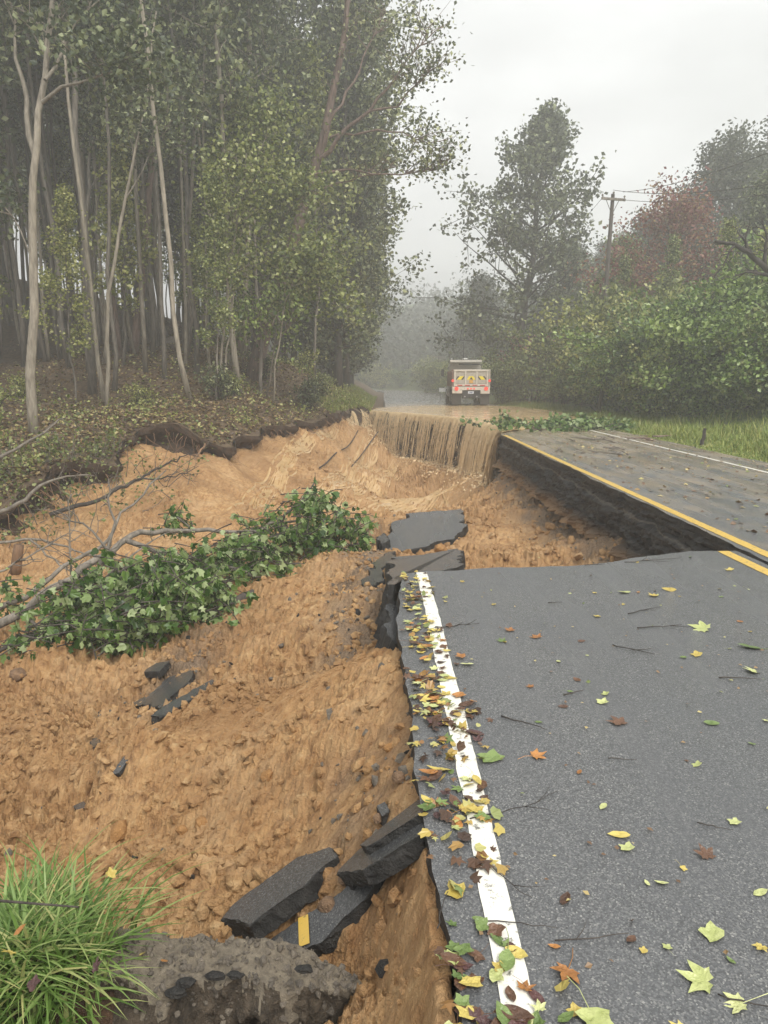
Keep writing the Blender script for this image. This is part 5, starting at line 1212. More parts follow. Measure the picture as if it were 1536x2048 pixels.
def tuft():
    r = np.random.default_rng(230); base = P(130, 1990, 2.2)
    o = thing('grass_clump', 'big clump of long green grass hanging over the bottom left corner', 'grass clump', tuple(base))
    # the turf sod it grows from
    v = JV * np.array((.40, .24, .24)) * (1 + .25 * fbm(JV[:, 0] * 3, JV[:, 1] * 3, JV[:, 2] * 3, o=3, s=231))[:, None] + np.array((-.12, .02, -.14)); mk('sod', v, [JF], M['humus'], o)
    n = 1500; B = np.stack([r.normal(size=n) * .16 - .19, r.normal(size=n) * .13 + .02, np.zeros(n)], 1)
    B[:, 0] = np.clip(B[:, 0], -.7, .14)
    B[:, 2] = .09 - .25 * ((B[:, 0] + .12) / .55) ** 2 - 1.1 * np.minimum(0, B[:, 1]) ** 2 * 2 - .03
    d = np.stack([B[:, 0] + .12 + r.normal(size=n) * .28, B[:, 1] * 1.6 + r.normal(size=n) * .22 - .12], 1); d /= np.linalg.norm(d, axis=1)[:, None]
    blades(B, r.uniform(.13, .34, n), r, .95, .0062, 6, M['blade'], 'blades', o, None, d)
    n = 330; B = np.stack([r.uniform(-.6, .12, n), r.normal(size=n) * .05 - .17, r.uniform(-.12, -.02, n)], 1); d = np.stack([r.normal(size=n) * .5, -1 + r.normal(size=n) * .3], 1); d /= np.linalg.norm(d, axis=1)[:, None]
    blades(B, r.uniform(.16, .34, n), r, 1.9, .0055, 6, M['blade'], 'hanging_blades', o, None, d)
    n = 160; C = np.stack([r.uniform(-.75, -.2, n), r.normal(size=n) * .12 + .08, r.uniform(.02, .14, n)], 1)
    V, Fs, T = leaves(C, r.uniform(.02, .045, n), r, POPLAR); mk('weed_leaves', V, Fs, M['leaf_lit'], o, tint=T)
tuft()
def verge_grass():
    r = np.random.default_rng(240); n = 34000
    y = np.exp(r.uniform(math.log(11), math.log(58), n)); x = ROAD_R + .12 + np.abs(r.normal(size=n)) * 2.3; x = x + .15 * fbm(y * 1.3, y * 0, o=3, s=241) + np.where((y > 29) & (y < 50), 1.2 * np.exp(-((y - 39) / 7) ** 2), 0)
    z = right_z(x, y); h = (.10 + .30 * sstep(7.8, 9.2, x)) * r.uniform(.6, 1.4, n) * (.8 + .5 * fbm(x * .8, y * .5, o=2, s=242))
    blades(np.stack([x, y, z], 1), np.maximum(h, .06), r, .7, .011, 2, M['blade_verge'], 'verge_grass')
    n = 9000; y = r.uniform(40, 75, n); x = -.7 - np.abs(r.normal(size=n)) * 1.3; z = forest_z(x, y)
    blades(np.stack([x + bend(y), y, z], 1), r.uniform(.1, .35, n), r, .7, .015, 2, M['blade_verge'], 'bank_grass')
    n = 2600; y = r.uniform(33.5, 42, n); b = np.interp(y, BOUND[:, 1], BOUND[:, 0]); x = b - np.abs(r.normal(size=n)) * .7 + .05; z = forest_z(x, y)
    blades(np.stack([x, y, z], 1), r.uniform(.1, .3, n), r, .8, .012, 2, M['blade_verge'], 'bank_grass')
verge_grass()

# ------------------------------------------------------------------ leaves and twigs on the road
M['drift'] = leafmat('drift_leaf', [(0, (.05, .028, .02)), (.3, (.13, .065, .035)), (.5, (.33, .17, .06)), (.68, (.50, .38, .10)), (.85, (.42, .42, .17)), (1, (.14, .20, .06))], rough=.35, trans=.1)
def polar_leaf(kind, r):
    if kind == 'maple':
        a = [(-95, .10), (-60, .34), (-25, .42), (-14, .64), (2, .46), (14, .52), (26, .70), (38, .98), (50, .66), (60, .46), (70, .62), (80, .74), (90, 1.06), (100, .74), (110, .62), (120, .46), (130, .66), (142, .98), (154, .70), (166, .52), (178, .46), (194, .64), (205, .42), (240, .34)]
    elif kind == 'tulip':
        a = [(-90, .42), (-50, .55), (-15, .80), (5, .62), (25, .62), (48, .95), (70, .72), (90, .55), (110, .72), (132, .95), (155, .62), (175, .62), (195, .80), (230, .55)]
    else:
        a = [(-90, .8), (-60, .62), (-30, .50), (0, .46), (30, .52), (60, .72), (90, 1.1), (120, .72), (150, .52), (180, .46), (210, .50), (240, .62)]
    return np.array([(rr * math.cos(rad(t)) * r.uniform(.92, 1.08), rr * math.sin(rad(t)) * r.uniform(.92, 1.08)) for t, rr in a]) * .5
LEAFMESH = {}
def leafmesh(kind, var, mat, stem):
    key = (kind, var, mat, stem)
    if key in LEAFMESH: return LEAFMESH[key]
    r = np.random.default_rng(hash((kind, var)) % 9999 if False else (len(kind) * 31 + var * 7)); q = polar_leaf(kind, r); n = len(q)
    curl = (.10, .25, .45)[var % 3]
    def zz(x, y): return curl * (x * x * .9 * (1 if var % 2 else -.4) + y * y * .7) + .06 * np.abs(x) + .03 * vn(x * 4 + var, y * 4, s=var)
    inner = q * .55
    V = np.concatenate([np.c_[q, zz(q[:, 0], q[:, 1])], np.c_[inner, zz(inner[:, 0], inner[:, 1]) - .012], [[0, 0, -.01]]]); V[:, 2] -= V[:, 2].min() - .004
    i = np.arange(n); j = (i + 1) % n
    Fs = [np.stack([i, j, n + j, n + i], 1), np.stack([n + i, n + j, np.full(n, 2 * n)], 1)]
    if stem:
        bz = np.array((0, q[0, 1], V[0, 2])); e = bz + np.array((.12, -.75, .05)); m = bz + np.array((.02, -.4, .07))
        tv_, tf = tubes([(np.array([bz, m, e]), np.array([.012, .010, .012]))], 4)
        V2 = np.concatenate([V, tv_]); Fs = Fs + [x + len(V) if isinstance(x, np.ndarray) else [y + len(V) for y in x] for x in tf]; V = V2
    o = mk('leaf', V, Fs, M[mat], smooth=False); LEAFMESH[key] = o.data; bpy.data.objects.remove(o)
    return LEAFMESH[key]
def leafsolid(name, a, b):
    m, n, l, bs = newmat(name); co = n.new('ShaderNodeTexCoord').outputs['Object']
    d = noise_node(n, l, 3.2, 4, .6, vec=co); oi = n.new('ShaderNodeObjectInfo')
    ad = n.new('ShaderNodeMath'); ad.operation = 'MULTIPLY_ADD'; l.new(oi.outputs['Random'], ad.inputs[0]); ad.inputs[1].default_value = .5; l.new(d.outputs['Fac'], ad.inputs[2])
    c = ramp(n, l, ad.outputs[0], [(.4, a), (1.0, b)]); l.new(c.outputs[0], bs.inputs['Base Color']); bs.inputs['Roughness'].default_value = .32
    bump(n, l, bs, d.outputs['Fac'], .4, .05); return m
M['l_yellow'] = leafsolid('wet_yellow_leaf', (.36, .26, .05), (.58, .47, .13)); M['l_pale'] = leafsolid('wet_pale_leaf', (.34, .38, .13), (.56, .58, .27))
M['l_green'] = leafsolid('wet_green_leaf', (.08, .13, .035), (.19, .26, .08)); M['l_brown'] = leafsolid('wet_brown_leaf', (.055, .028, .018), (.15, .075, .04))
M['l_orange'] = leafsolid('wet_orange_leaf', (.22, .09, .025), (.46, .21, .06)); M['l_purple'] = leafsolid('wet_purple_leaf', (.05, .025, .025), (.11, .05, .045))
COLN = {'l_yellow': 'yellow', 'l_pale': 'pale green', 'l_green': 'green', 'l_brown': 'dark brown', 'l_orange': 'orange-brown', 'l_purple': 'purplish brown'}
rl_ = np.random.default_rng(250)
def road_leaf(px, py, size, mat, kind='maple', stem=0, label=None, group=None, rz=None, z=0.0, cat='leaf', lift=0.0):
    p = Pz(px, py, z + .004); zc = math.hypot(p[1], CAMH); var = int(rl_.integers(0, 6))
    o = bpy.data.objects.new('fallen_leaf', leafmesh(kind, var, mat, stem)); COL.objects.link(o)
    s = size * .86 * zc / F; o.location = (p[0], p[1], z + .004 + lift); o.scale = (s, s, s); o.rotation_euler = (rl_.normal() * .12, rl_.normal() * .12, rl_.uniform(0, 6.28) if rz is None else rz)
    tag(o, label, cat, group)
NAMED_LEAVES = [(1410,1963,105,'l_pale','maple',0,'large pale green maple leaf lying face down near the lower right',1.2),(1480,2008,75,'l_pale','maple',1,'pale leaf with a long curved stem in the lower right corner',1.5),(1428,1870,68,'l_pale','tulip',0,'pale yellow-green lobed leaf right of centre near the bottom',.6),
 (1135,1942,78,'l_orange','maple',1,'curled orange-brown leaf with a long upright pale stem',2.6),(1242,1670,52,'l_yellow','oval',0,'bright yellow leaf alone in the middle of the near lane',1.5),(1255,1697,44,'l_pale','tulip',0,'dull green square leaf just below the bright yellow leaf',.2),
 (1188,2035,95,'l_pale','tulip',1,'broad pale green leaf at the bottom edge of the picture',3.4),(1003,1885,52,'l_green','oval',0,'smooth green oval leaf lying on the white line',.9),(1070,1512,56,'l_orange','maple',1,'orange leaf with upturned lobe beside the middle of the white line',-1.3),(985,1517,78,'l_green','tulip',0,'large green-yellow leaf with an upright tip right of the white line',.5),
 (1415,1713,62,'l_brown','maple',0,'dark brown wrinkled leaf at the right middle of the lane',.3),(1130,1800,44,'l_brown','oval',0,'narrow shrivelled brown leaf in the lower middle of the lane',-.5),(1470,1645,36,'l_pale','tulip',0,'pale leaf with small brown one under it at the right edge',.2),(1325,1766,32,'l_pale','oval',0,'pair-like pale slender leaf right of the lane middle',1.2),(1295,1767,20,'l_pale','oval',0,'small round pale leaf left of the slender one',.2),
 (1335,1895,26,'l_pale','tulip',1,'tiny pale leaf with upright stem low in the lane',0),(1463,1922,24,'l_green','oval',0,'small bright green oval leaf low at the right',.5),(1288,1902,24,'l_yellow','tulip',0,'small cream-yellow leaf low in the lane',.5),(1110,1893,28,'l_orange','oval',0,'small tan leaf above the curled orange-brown leaf',1.4),(1240,1447,66,'l_brown','maple',0,'wide brown wet leaf flat on the upper middle of the lane',.4),
 (1205,1405,36,'l_pale','tulip',0,'cream leaf above the wide brown wet leaf',0),(1212,1388,26,'l_pale','tulip',0,'small cream leaf over the larger cream leaf',.8),(1062,1374,26,'l_orange','maple',0,'small orange leaf in the upper left of the lane',.3),(1128,1413,26,'l_brown','oval',0,'olive-brown oval leaf left of the wide brown leaf',1.5),(1410,1258,74,'l_pale','maple',0,'large pale yellow leaf in the upper right part of the lane',.9),(1510,1345,62,'l_pale','maple',0,'pale yellow leaf at the right edge beside a stick',.4),
 (1340,1180,36,'l_yellow','oval',0,'bright yellow leaf with stem near the far end of the lane',1.3),(1310,1192,36,'l_yellow','maple',0,'yellow leaf just left of the bright yellow one near the far end',.7),(1395,1310,36,'l_yellow','tulip',0,'yellow leaf below the large pale yellow leaf',.6),(1005,1283,32,'l_green','maple',0,'green maple leaf in the upper left of the lane',.4),(1075,1275,42,'l_orange','maple',0,'pinkish brown leaf right of the green maple leaf',.4),(1020,1261,32,'l_orange','tulip',0,'light orange curled leaf above the green maple leaf',.3),
 (1195,1233,22,'l_yellow','tulip',0,'small yellow curled leaf in the upper middle of the lane',.3),(1250,1185,34,'l_pale','oval',0,'long pale leaf near the far edge of the lane',1.6),(1460,1140,28,'l_yellow','tulip',0,'yellow leaf beside the yellow centre line',.3),(1425,1447,40,'l_green','oval',0,'muted green long leaf at the right of the lane',1.5),(1395,1530,30,'l_pale','tulip',0,'pale leaf pair right of the lane middle',.2),(1505,1488,20,'l_green','oval',0,'small green leaf at the right edge of the lane',.8),
 (1503,1295,58,'l_green','oval',1,'fresh green long leaf with a stem at the right edge',1.35),(915,1785,66,'l_yellow','tulip',0,'pale yellow leaf left of the white line near the leaf pile',1.2),(1068,2050,60,'l_green','tulip',0,'green leaf at the bottom edge beside the white line',.2),(890,1915,44,'l_pale','tulip',0,'yellow-green leaf on the narrow strip left of the white line',.6),(905,1850,36,'l_green','maple',0,'green leaf on the narrow strip left of the white line',.2),(880,1540,60,'l_yellow','oval',0,'golden yellow folded leaf at the pavement edge',1.2)]
for px, py, s, m, k, st, lb, rz in NAMED_LEAVES: road_leaf(px, py, s, m, k, st, lb, None, rz)
# the drift of leaves along the white line
cols = ['l_brown', 'l_orange', 'l_purple', 'l_yellow', 'l_pale', 'l_brown', 'l_green']
nn_ = 0
while nn_ < 190:
    y = math.exp(rl_.uniform(math.log(1.55), math.log(6.15))) if nn_ % 3 else rl_.uniform(3.2, 6.15); x = rl_.normal() * .10 + .33 - .02 * y + (.02 if y < 2 else 0)
    if x < EDGE_X - .02 or fbm(np.array([y * 2.2]), np.array([x * 1.5]), o=2, s=251)[0] < -.25: continue
    nn_ += 1
    m = cols[int(rl_.integers(0, 7))] if y < 3.4 else ['l_yellow', 'l_pale', 'l_orange', 'l_yellow', 'l_brown'][int(rl_.integers(0, 5))]
    p = np.array((x, y)); zc = CAMH * SP + y * CP; px = 768 + F * x / zc; py = 1024 + F * (CAMH * CP - y * SP) / zc
    road_leaf(px, py, rl_.uniform(.055, .115) * F / math.hypot(y, CAMH), m, ['maple', 'tulip', 'oval'][int(rl_.integers(0, 3))], int(rl_.random() < .2), f'{COLN[m]} leaf among others like it in the leaf drift along the white line', 'leaves in the drift along the white line', lift=rl_.uniform(0, .012))
for i in range(34):
    x = rl_.uniform(.2, .75); y = 1.52 + rl_.normal() * .05 + abs(rl_.normal()) * .03
    zc = CAMH * SP + y * CP; px = 768 + F * x / zc; py = 1024 + F * (CAMH * CP - y * SP) / zc; m = cols[int(rl_.integers(0, 7))]
    road_leaf(px, py, rl_.uniform(.07, .12) * F / math.hypot(y, CAMH), m, ['maple', 'tulip', 'oval'][int(rl_.integers(0, 3))], 0, f'{COLN[m]} leaf among others like it in the leaf pile at the bottom edge', 'leaves in the pile at the bottom edge', lift=rl_.uniform(0, .02))
for i in range(72):
    y = math.exp(rl_.uniform(math.log(1.9), math.log(6.8))); x = rl_.uniform(.5, 3.3)
    zc = CAMH * SP + y * CP; px = 768 + F * x / zc; py = 1024 + F * (CAMH * CP - y * SP) / zc
    if px > 1560: continue
    m = ['l_pale', 'l_yellow', 'l_pale', 'l_orange', 'l_brown', 'l_green'][int(rl_.integers(0, 6))]
    road_leaf(px, py, rl_.uniform(.03, .07) * F / math.hypot(y, CAMH), m, ['maple', 'tulip', 'oval', 'oval'][int(rl_.integers(0, 4))], int(rl_.random() < .15), f'small {COLN[m]} leaf among others like it scattered on the near lane', 'small leaves scattered on the near lane')
def specks():
    r = np.random.default_rng(255)
    n = 900; y = np.exp(r.uniform(math.log(6), math.log(28), n)); x = r.uniform(3.7, 7.7, n); z = np.full(n, .012)
    n2 = 260; y2 = np.exp(r.uniform(math.log(1.8), math.log(6.8), n2)); x2 = r.uniform(.25, 3.3, n2)
    k = ~((x < 4.4) & (y > 24))
    C = np.concatenate([np.stack([x, y, z], 1)[k], np.stack([x2, y2, np.full(n2, .010)], 1)]); s = np.concatenate([r.uniform(.04, .10, n)[k], r.uniform(.012, .028, n2)])
    V, Fs, T = leaves(C, s, r, DIAMOND, flat=.9); mk('leaf_specks', V, Fs, M['litter'], tint=T * .75 + .25, kind='stuff')
specks()
def drift():
    r = np.random.default_rng(256); n = 330; y = np.where(r.random(n) < .5, r.uniform(3.0, 6.15, n), np.exp(r.uniform(math.log(1.5), math.log(4), n))); x = .31 - .015 * y + r.normal(size=n) * .085
    k = (x > EDGE_X - .05) & (fbm(y * 2.2, x * 1.5, o=3, s=257) > -.2); x, y = x[k], y[k]; n = len(x)
    C = np.stack([x, y, r.uniform(.008, .022, n)], 1); h = n // 2
    V, Fs, T = merge([leaves(C[:h], r.uniform(.025, .062, h), r, MAPLE, flat=.86), leaves(C[h:], r.uniform(.025, .06, n - h), r, POPLAR, flat=.86)]); mk('leaf_drift', V, Fs, M['drift'], tint=T, kind='stuff')
drift()
def twig(px, py, L, rz, label, seed, fork=1, thick=.004):
    r = np.random.default_rng(seed); p = Pz(px, py, .008); q = np.cumsum(np.r_[[np.zeros(3)], np.c_[np.full(7, L / 7), r.normal(size=7) * L * .03, np.abs(r.normal(size=7)) * .001]], 0); q[:, 0] -= L / 2
    ln = [(q, np.linspace(thick, thick * .4, 8))]
    for _ in range(fork):
        i = r.integers(2, 6); s = r.choice([-1, 1]); ln.append((np.array([q[i], q[i] + (L * .14, s * L * .10, .006), q[i] + (L * .26, s * L * .24, .012)]), np.array([thick * .7, thick * .5, thick * .25])))
    V, Fs = tubes(ln, 5); o = mk('twig', V, Fs, M['bark_dark'], smooth=True); o.location = p; o.rotation_euler = (0, 0, rz); tag(o, label, 'twig')
for i, (px, py, L, rz, f, lb) in enumerate([(915,1253,.30,.05,2,'forked dark twig right of the white line near its far end'),(1310,1120,.62,.25,2,'long thin twig near the far edge of the lane'),(1190,1130,.18,.0,1,'short twig at the far edge of the lane'),(1265,1300,.26,-.8,2,'forked dark twig in the upper middle of the lane'),(1290,1222,.30,.4,1,'curved twig with debris in the upper lane'),
    (1320,1253,.32,.15,1,'straight dark stick left of the large pale yellow leaf'),(1480,1357,.22,-.1,0,'thick dark stick by the right edge'),(1045,1447,.24,-.75,0,'slim diagonal twig right of the upper white line'),(1245,1519,.12,-.2,0,'short dark stick in the centre of the lane'),(1040,1622,.40,.25,2,'brittle pale-tipped twig reaching right from the white line'),(1000,1755,.26,-1.0,1,'crooked black twig lying beside the white line'),
    (1430,1652,.12,-.4,0,'tiny dark twig left of the pale leaf at the right edge'),(1520,2018,.2,-.5,0,'dark twig in the bottom right corner'),(1030,1850,.24,-.1,0,'brown twig reaching right from the leaf drift'),(1180,1870,.22,.2,1,'thin twig above the curled orange-brown leaf'),(885,1820,.16,1.3,0,'short upright black twig on the strip left of the white line'),(1110,1205,.1,.0,0,'small twig left of the far lane middle'),(1145,1385,.12,.5,0,'fine twig beside the wide brown leaf')]):
    twig(px, py, L, rz, lb, 260 + i, f, .0024 if py > 1500 else .004)
# twig lying in the grass clump
branchy('twig', 'thin dark twig lying across the grass clump', [([(-20,1800,2.25), (40,1802,2.22), (120,1805,2.2), (150,1818,2.15)], .005, .003)], 'bark_dark', 280, 0, .2, 'twig', parts=('stem', 'twigs'))
def air_leaf(px, py, Y, size, mat, kind, label, rx=.6):
    p = P(px, py, Y); o = bpy.data.objects.new('fallen_leaf', leafmesh(kind, int(rl_.integers(0, 6)), mat, 0)); COL.objects.link(o); o.location = p; s = size * Y / F * 1.2; o.scale = (s,) * 3; o.rotation_euler = (rx, rl_.normal() * .3, rl_.uniform(0, 6)); tag(o, label, 'leaf')
for px, py, Y, s, m, k, lb in [(22,1905,2.05,46,'l_yellow','maple','bright yellow leaf caught low in the grass clump'),(66,1970,1.98,44,'l_purple','tulip','dark red leaf caught in the grass clump near the bottom'),(38,1862,2.1,30,'l_orange','oval','rusty leaf at the left edge of the grass clump'),(222,1748,2.35,28,'l_yellow','tulip','pale yellow leaf at the top of the grass clump'),(190,1935,2.0,40,'l_purple','maple','purplish leaf in the middle of the grass clump'),(286,1908,2.28,26,'l_yellow','oval','yellow leaf where the grass clump meets the gravelly block'),(328,1922,2.24,30,'l_orange','oval','tan leaf lying on the gravelly block beside the grass')]:
    air_leaf(px, py, Y, s, m, k, lb)

# ------------------------------------------------------------------ leafy branch debris on the far right lane
def debris():
    r = np.random.default_rng(285); b = Pz(1125, 856, .02); o = thing('broken_branch', 'heap of broken leafy green branches on the road shoulder by the flood', 'branch', tuple(b))
    ln, C = [], []
    for _ in range(46):
        s = np.array((r.normal() * 1.0, r.normal() * 1.1, .04)); a = r.uniform(0, 6.28); L = r.uniform(.6, 1.5); e = s + np.array((math.cos(a) * L, math.sin(a) * L * .8, r.uniform(.05, .30 + .3 * (r.random() < .15))))
        ln.append((np.array([s, (s + e) / 2 + (0, 0, .06), e]), np.array([.018, .012, .005]))); k = 26; u = r.random(k)[:, None]; C.append(s + (e - s) * u + r.normal(size=(k, 3)) * np.array((.14, .14, .07)))
    V, Fs = tubes(ln, 4, cap=False); mk('stems', V, Fs, M['bark_dark'], o); C = np.concatenate(C); C[:, 2] = np.maximum(C[:, 2], .03)
    V, Fs, T = leaves(C, r.uniform(.09, .17, len(C)), r, POPLAR); mk('leaves', V, Fs, M['leaf_poplar'], o, tint=T)
debris()
for i, (px, py, Y0, lb, n) in enumerate([(1185,880,0,'flat scrap of bark and sticks in front of the leafy heap',10),(1300,878,0,'dark scraps of bark on the right shoulder by the white line',9),(1240,905,0,'loose sticks on the right lane left of the white line',6),(1085,858,0,'muddy log scrap at the left end of the leafy heap',5),(1180,905,0,'dark clump of wet sticks in the middle of the right lane',6)]):
    r = np.random.default_rng(290 + i); b = Pz(px, py, .02); o = []
    ln = []
    for _ in range(n):
        s = np.array((r.normal() * .35, r.normal() * .45, .02)); a = r.uniform(0, 3.1); L = r.uniform(.2, .7); ln.append((np.array([s, s + np.array((math.cos(a), math.sin(a), .04)) * L]), np.array([.025, .012]) * r.uniform(.5, 1.3)))
    V, Fs = tubes(ln, 5); o = mk('stick_debris', V, Fs, M['bark_red'] if i % 2 else M['bark']); o.location = b; tag(o, lb, 'sticks')

# ------------------------------------------------------------------ posts, poles, wires, far small things
def post(name, label, px, py, Y, H, r0, tilt, seed, arm=False):
    p = P(px, py, Y); z = gz(right_z, p[0], Y) - .1; o = thing(name, label, 'post', (p[0], Y, z)); r = np.random.default_rng(seed)
    q = np.stack([np.linspace(0, tilt * H, 8) + r.normal(size=8) * .008, np.zeros(8), np.linspace(0, H, 8)], 1); V, Fs = tubes([(q, np.linspace(r0, r0 * .72, 8))], 8); mk('shaft', V, Fs, M['bark_dark'], o, smooth=False)
    if arm:
        V, Fs = tubes([(np.array([(0.02, -.02, H * .30), (-.35, -.05, H * .50), (-.42, -.06, H * .52)]), np.array([.09, .07, .05])), (np.array([(-.30, -.05, H * .50), (-.62, -.06, H * .53), (-.90, -.08, H * .55)]), np.array([.06, .07, .04]))], 7); mk('side_branch', V, Fs, M['bark_dark'], o)
post('wooden_post', 'leaning dark post with a broken side arm at the thicket edge', 1194, 830, 36, 1.35, .13, .14, 1, True)
post('wooden_post', 'single weathered post standing in the roadside grass', 1403, 888, 19.2, .58, .055, .10, 2)
def pole(name, label, px0, py0, px1, py1, Y, r0, arm, seed, fn=right_z):
    a = P(px0, py0, Y); t = P(px1, py1, Y); d = (t - a) / (t[2] - a[2]); g = gz(fn, a[0], Y) - .3; b = a + d * (g - a[2]); o = thing(name, label, 'utility pole', tuple(b)); tp = t - b
    V, Fs = tubes([(np.array([(0, 0, 0), tp * .5, tp]), np.array([r0, r0 * .85, r0 * .65]))], 10); mk('pole', V, Fs, M['bark_dark'], o, smooth=True)
    if arm:
        u = np.array((1, .12, -.04)); u /= np.linalg.norm(u); c = tp * .975; hw = arm
        ax = np.array((0, .05, .06)); s1 = u * hw; V = []
        for sx in (-1, 1):
            for k in ((-.05, -.06), (.05, -.06), (.05, .06), (-.05, .06)): V.append(c + sx * s1 + np.array((0, k[0] - r0, k[1])))
        mk('crossarm', V, [[0, 1, 2, 3], [7, 6, 5, 4], [0, 4, 5, 1], [1, 5, 6, 2], [2, 6, 7, 3], [3, 7, 4, 0]], M['bark'], o)
        for sx in (-.92, .0, .92):
            q = c + s1 * sx + np.array((0, -r0, .06 if sx else .22)); V, Fs = tubes([(np.array([q, q + (0, 0, .06), q + (0, 0, .08), q + (0, 0, .15)]), np.array([.025, .025, .06, .045]))], 8); mk('insulator', V, Fs, M['gravel'], o)
        for sx in (-1, 1):
            V, Fs = tubes([(np.array([c - (0, 0, .75), c + s1 * sx * .55]), np.array([.02, .02]))], 4); mk('brace', V, Fs, M['bark'], o)
    return b + tp, b
top, _ = pole('utility_pole', 'leaning wooden utility pole with crossarm above the right thicket', 1209, 620, 1226, 388, 42, .15, .66, 1)
pole('utility_pole', 'distant hazy utility pole left of the dump truck', 872, 770, 878, 712, 105, .14, .9, 2)
pole('utility_pole', 'faintest small utility pole far down the road', 846, 775, 849, 735, 135, .14, .8, 3)
def wire(label, pl, r_=.012):
    q = np.array([P(*p) if len(p) == 3 and p[0] > 100 else np.array(p) for p in pl]); a, e = q; t = np.linspace(0, 1, 30)[:, None]; L = np.linalg.norm(e - a); c = a + (e - a) * t - np.array((0, 0, 1)) * (4 * t * (1 - t)) * L * .018
    V, Fs = tubes([(c - a, np.full(30, r_))], 4, cap=False); o = mk('power_line', V, Fs, M['bark_dark']); o.location = a; tag(o, label, 'wire')
wire('upper power line rising from the pole to the right edge', [(1246, 384, 42), (1640, 262, 24)])
wire('middle power line rising from the pole to the right edge', [(1226, 380, 42), (1640, 350, 24)])
wire('lower power line sagging right from the pole crossarm', [(1232, 398, 42), (1640, 372, 26)])
wire('power line running from the pole to the far pole by the truck', [(1208, 392, 42), (878, 716, 105)])
def box_bm(V, x0, x1, y0, y1, z0, z1):
    n = len(V) ; V += [(x0, y0, z0), (x1, y0, z0), (x1, y1, z0), (x0, y1, z0), (x0, y0, z1), (x1, y0, z1), (x1, y1, z1), (x0, y1, z1)]
    return [[n, n + 3, n + 2, n + 1], [n + 4, n + 5, n + 6, n + 7], [n, n + 1, n + 5, n + 4], [n + 1, n + 2, n + 6, n + 5], [n + 2, n + 3, n + 7, n + 6], [n + 3, n, n + 4, n + 7]]
def box(name, boxes, mat, parent=None, bev=.0):
    V, Fs = [], []
    for b in boxes: Fs += box_bm(V, *b)
    o = mk(name, V, Fs, mat, parent)
    if bev:
        m = o.modifiers.new('bevel', 'BEVEL'); m.width = bev; m.segments = 2; m.limit_method = 'ANGLE'
    return o
M['sign_white'] = simple('white_sign', (.75, .75, .73), .5); M['mail_green'] = simple('dull_green_metal', (.06, .10, .08), .5); M['dark_metal'] = simple('dark_metal', (.02, .02, .022), .5); M['orange'] = simple('orange_plastic', (.6, .16, .06), .5)
p = P(886, 780, 62); o = thing('road_sign', 'small white low sign on the far roadside left of the truck', 'sign', (p[0], 62, -.05)); box('panel', [(-.32, .32, -.02, .02, .78, 1.10)], M['sign_white'], o, .01); box('stake', [(-.25, -.21, .021, .06, 0, 1.0), (.21, .25, .021, .06, 0, 1.0)], M['dark_metal'], o)
p = P(1056, 803, 52); o = thing('marker_post', 'white marker post with orange foot beside the roadside mailboxes', 'marker post', (p[0], 51.5, gz(right_z, p[0], 51.5))); V, Fs = tubes([(np.array([(0, 0, .28), (0, 0, 1.0), (0, 0, 1.04)]), np.array([.07, .07, .04]))], 10); mk('shaft', V, Fs, M['sign_white'], o, smooth=True); V, Fs = tubes([(np.array([(0, 0, 0), (0, 0, .28)]), np.array([.09, .08]))], 10); mk('foot', V, Fs, M['orange'], o, smooth=True)
p = P(1085, 800, 53); zz = gz(right_z, p[0], 53); o = thing('mailbox_stand', 'dark wooden stand of roadside mailboxes beneath the red shrub', 'mailbox stand', (p[0], 53, zz))
box('post', [(-.85, -.75, -.05, .05, 0, .95), (.75, .85, -.05, .05, 0, .95)], M['bark_dark'], o); box('shelf', [(-1.0, 1.0, -.18, .18, .95, 1.0)], M['bark_dark'], o)
def mailbox(x, mat):
    a = np.linspace(0, math.pi, 9); ring = [(x - .12, 1.003), (x - .12, 1.12)] + [(x - .12 * math.cos(t), 1.12 + .12 * math.sin(t)) for t in a[1:-1]] + [(x + .12, 1.12), (x + .12, 1.003)]; n = len(ring)
    V = [(u, -.25, z) for u, z in ring] + [(u, .25, z) for u, z in ring]; mk('mailbox', V, [list(range(n)), list(range(n, 2 * n))[::-1]] + [[i, i + n, (i + 1) % n + n, (i + 1) % n] for i in range(n)], mat, o)
for x, m in ((-.8, 'mail_green'), (-.3, 'dark_metal'), (.15, 'gravel'), (.6, 'gravel')): mailbox(x, M[m])
box('rail', [(-1.0 + i * .22, -.95 + i * .22 + .06, .19, .22, .1, .9) for i in range(9)], M['bark_dark'], o)

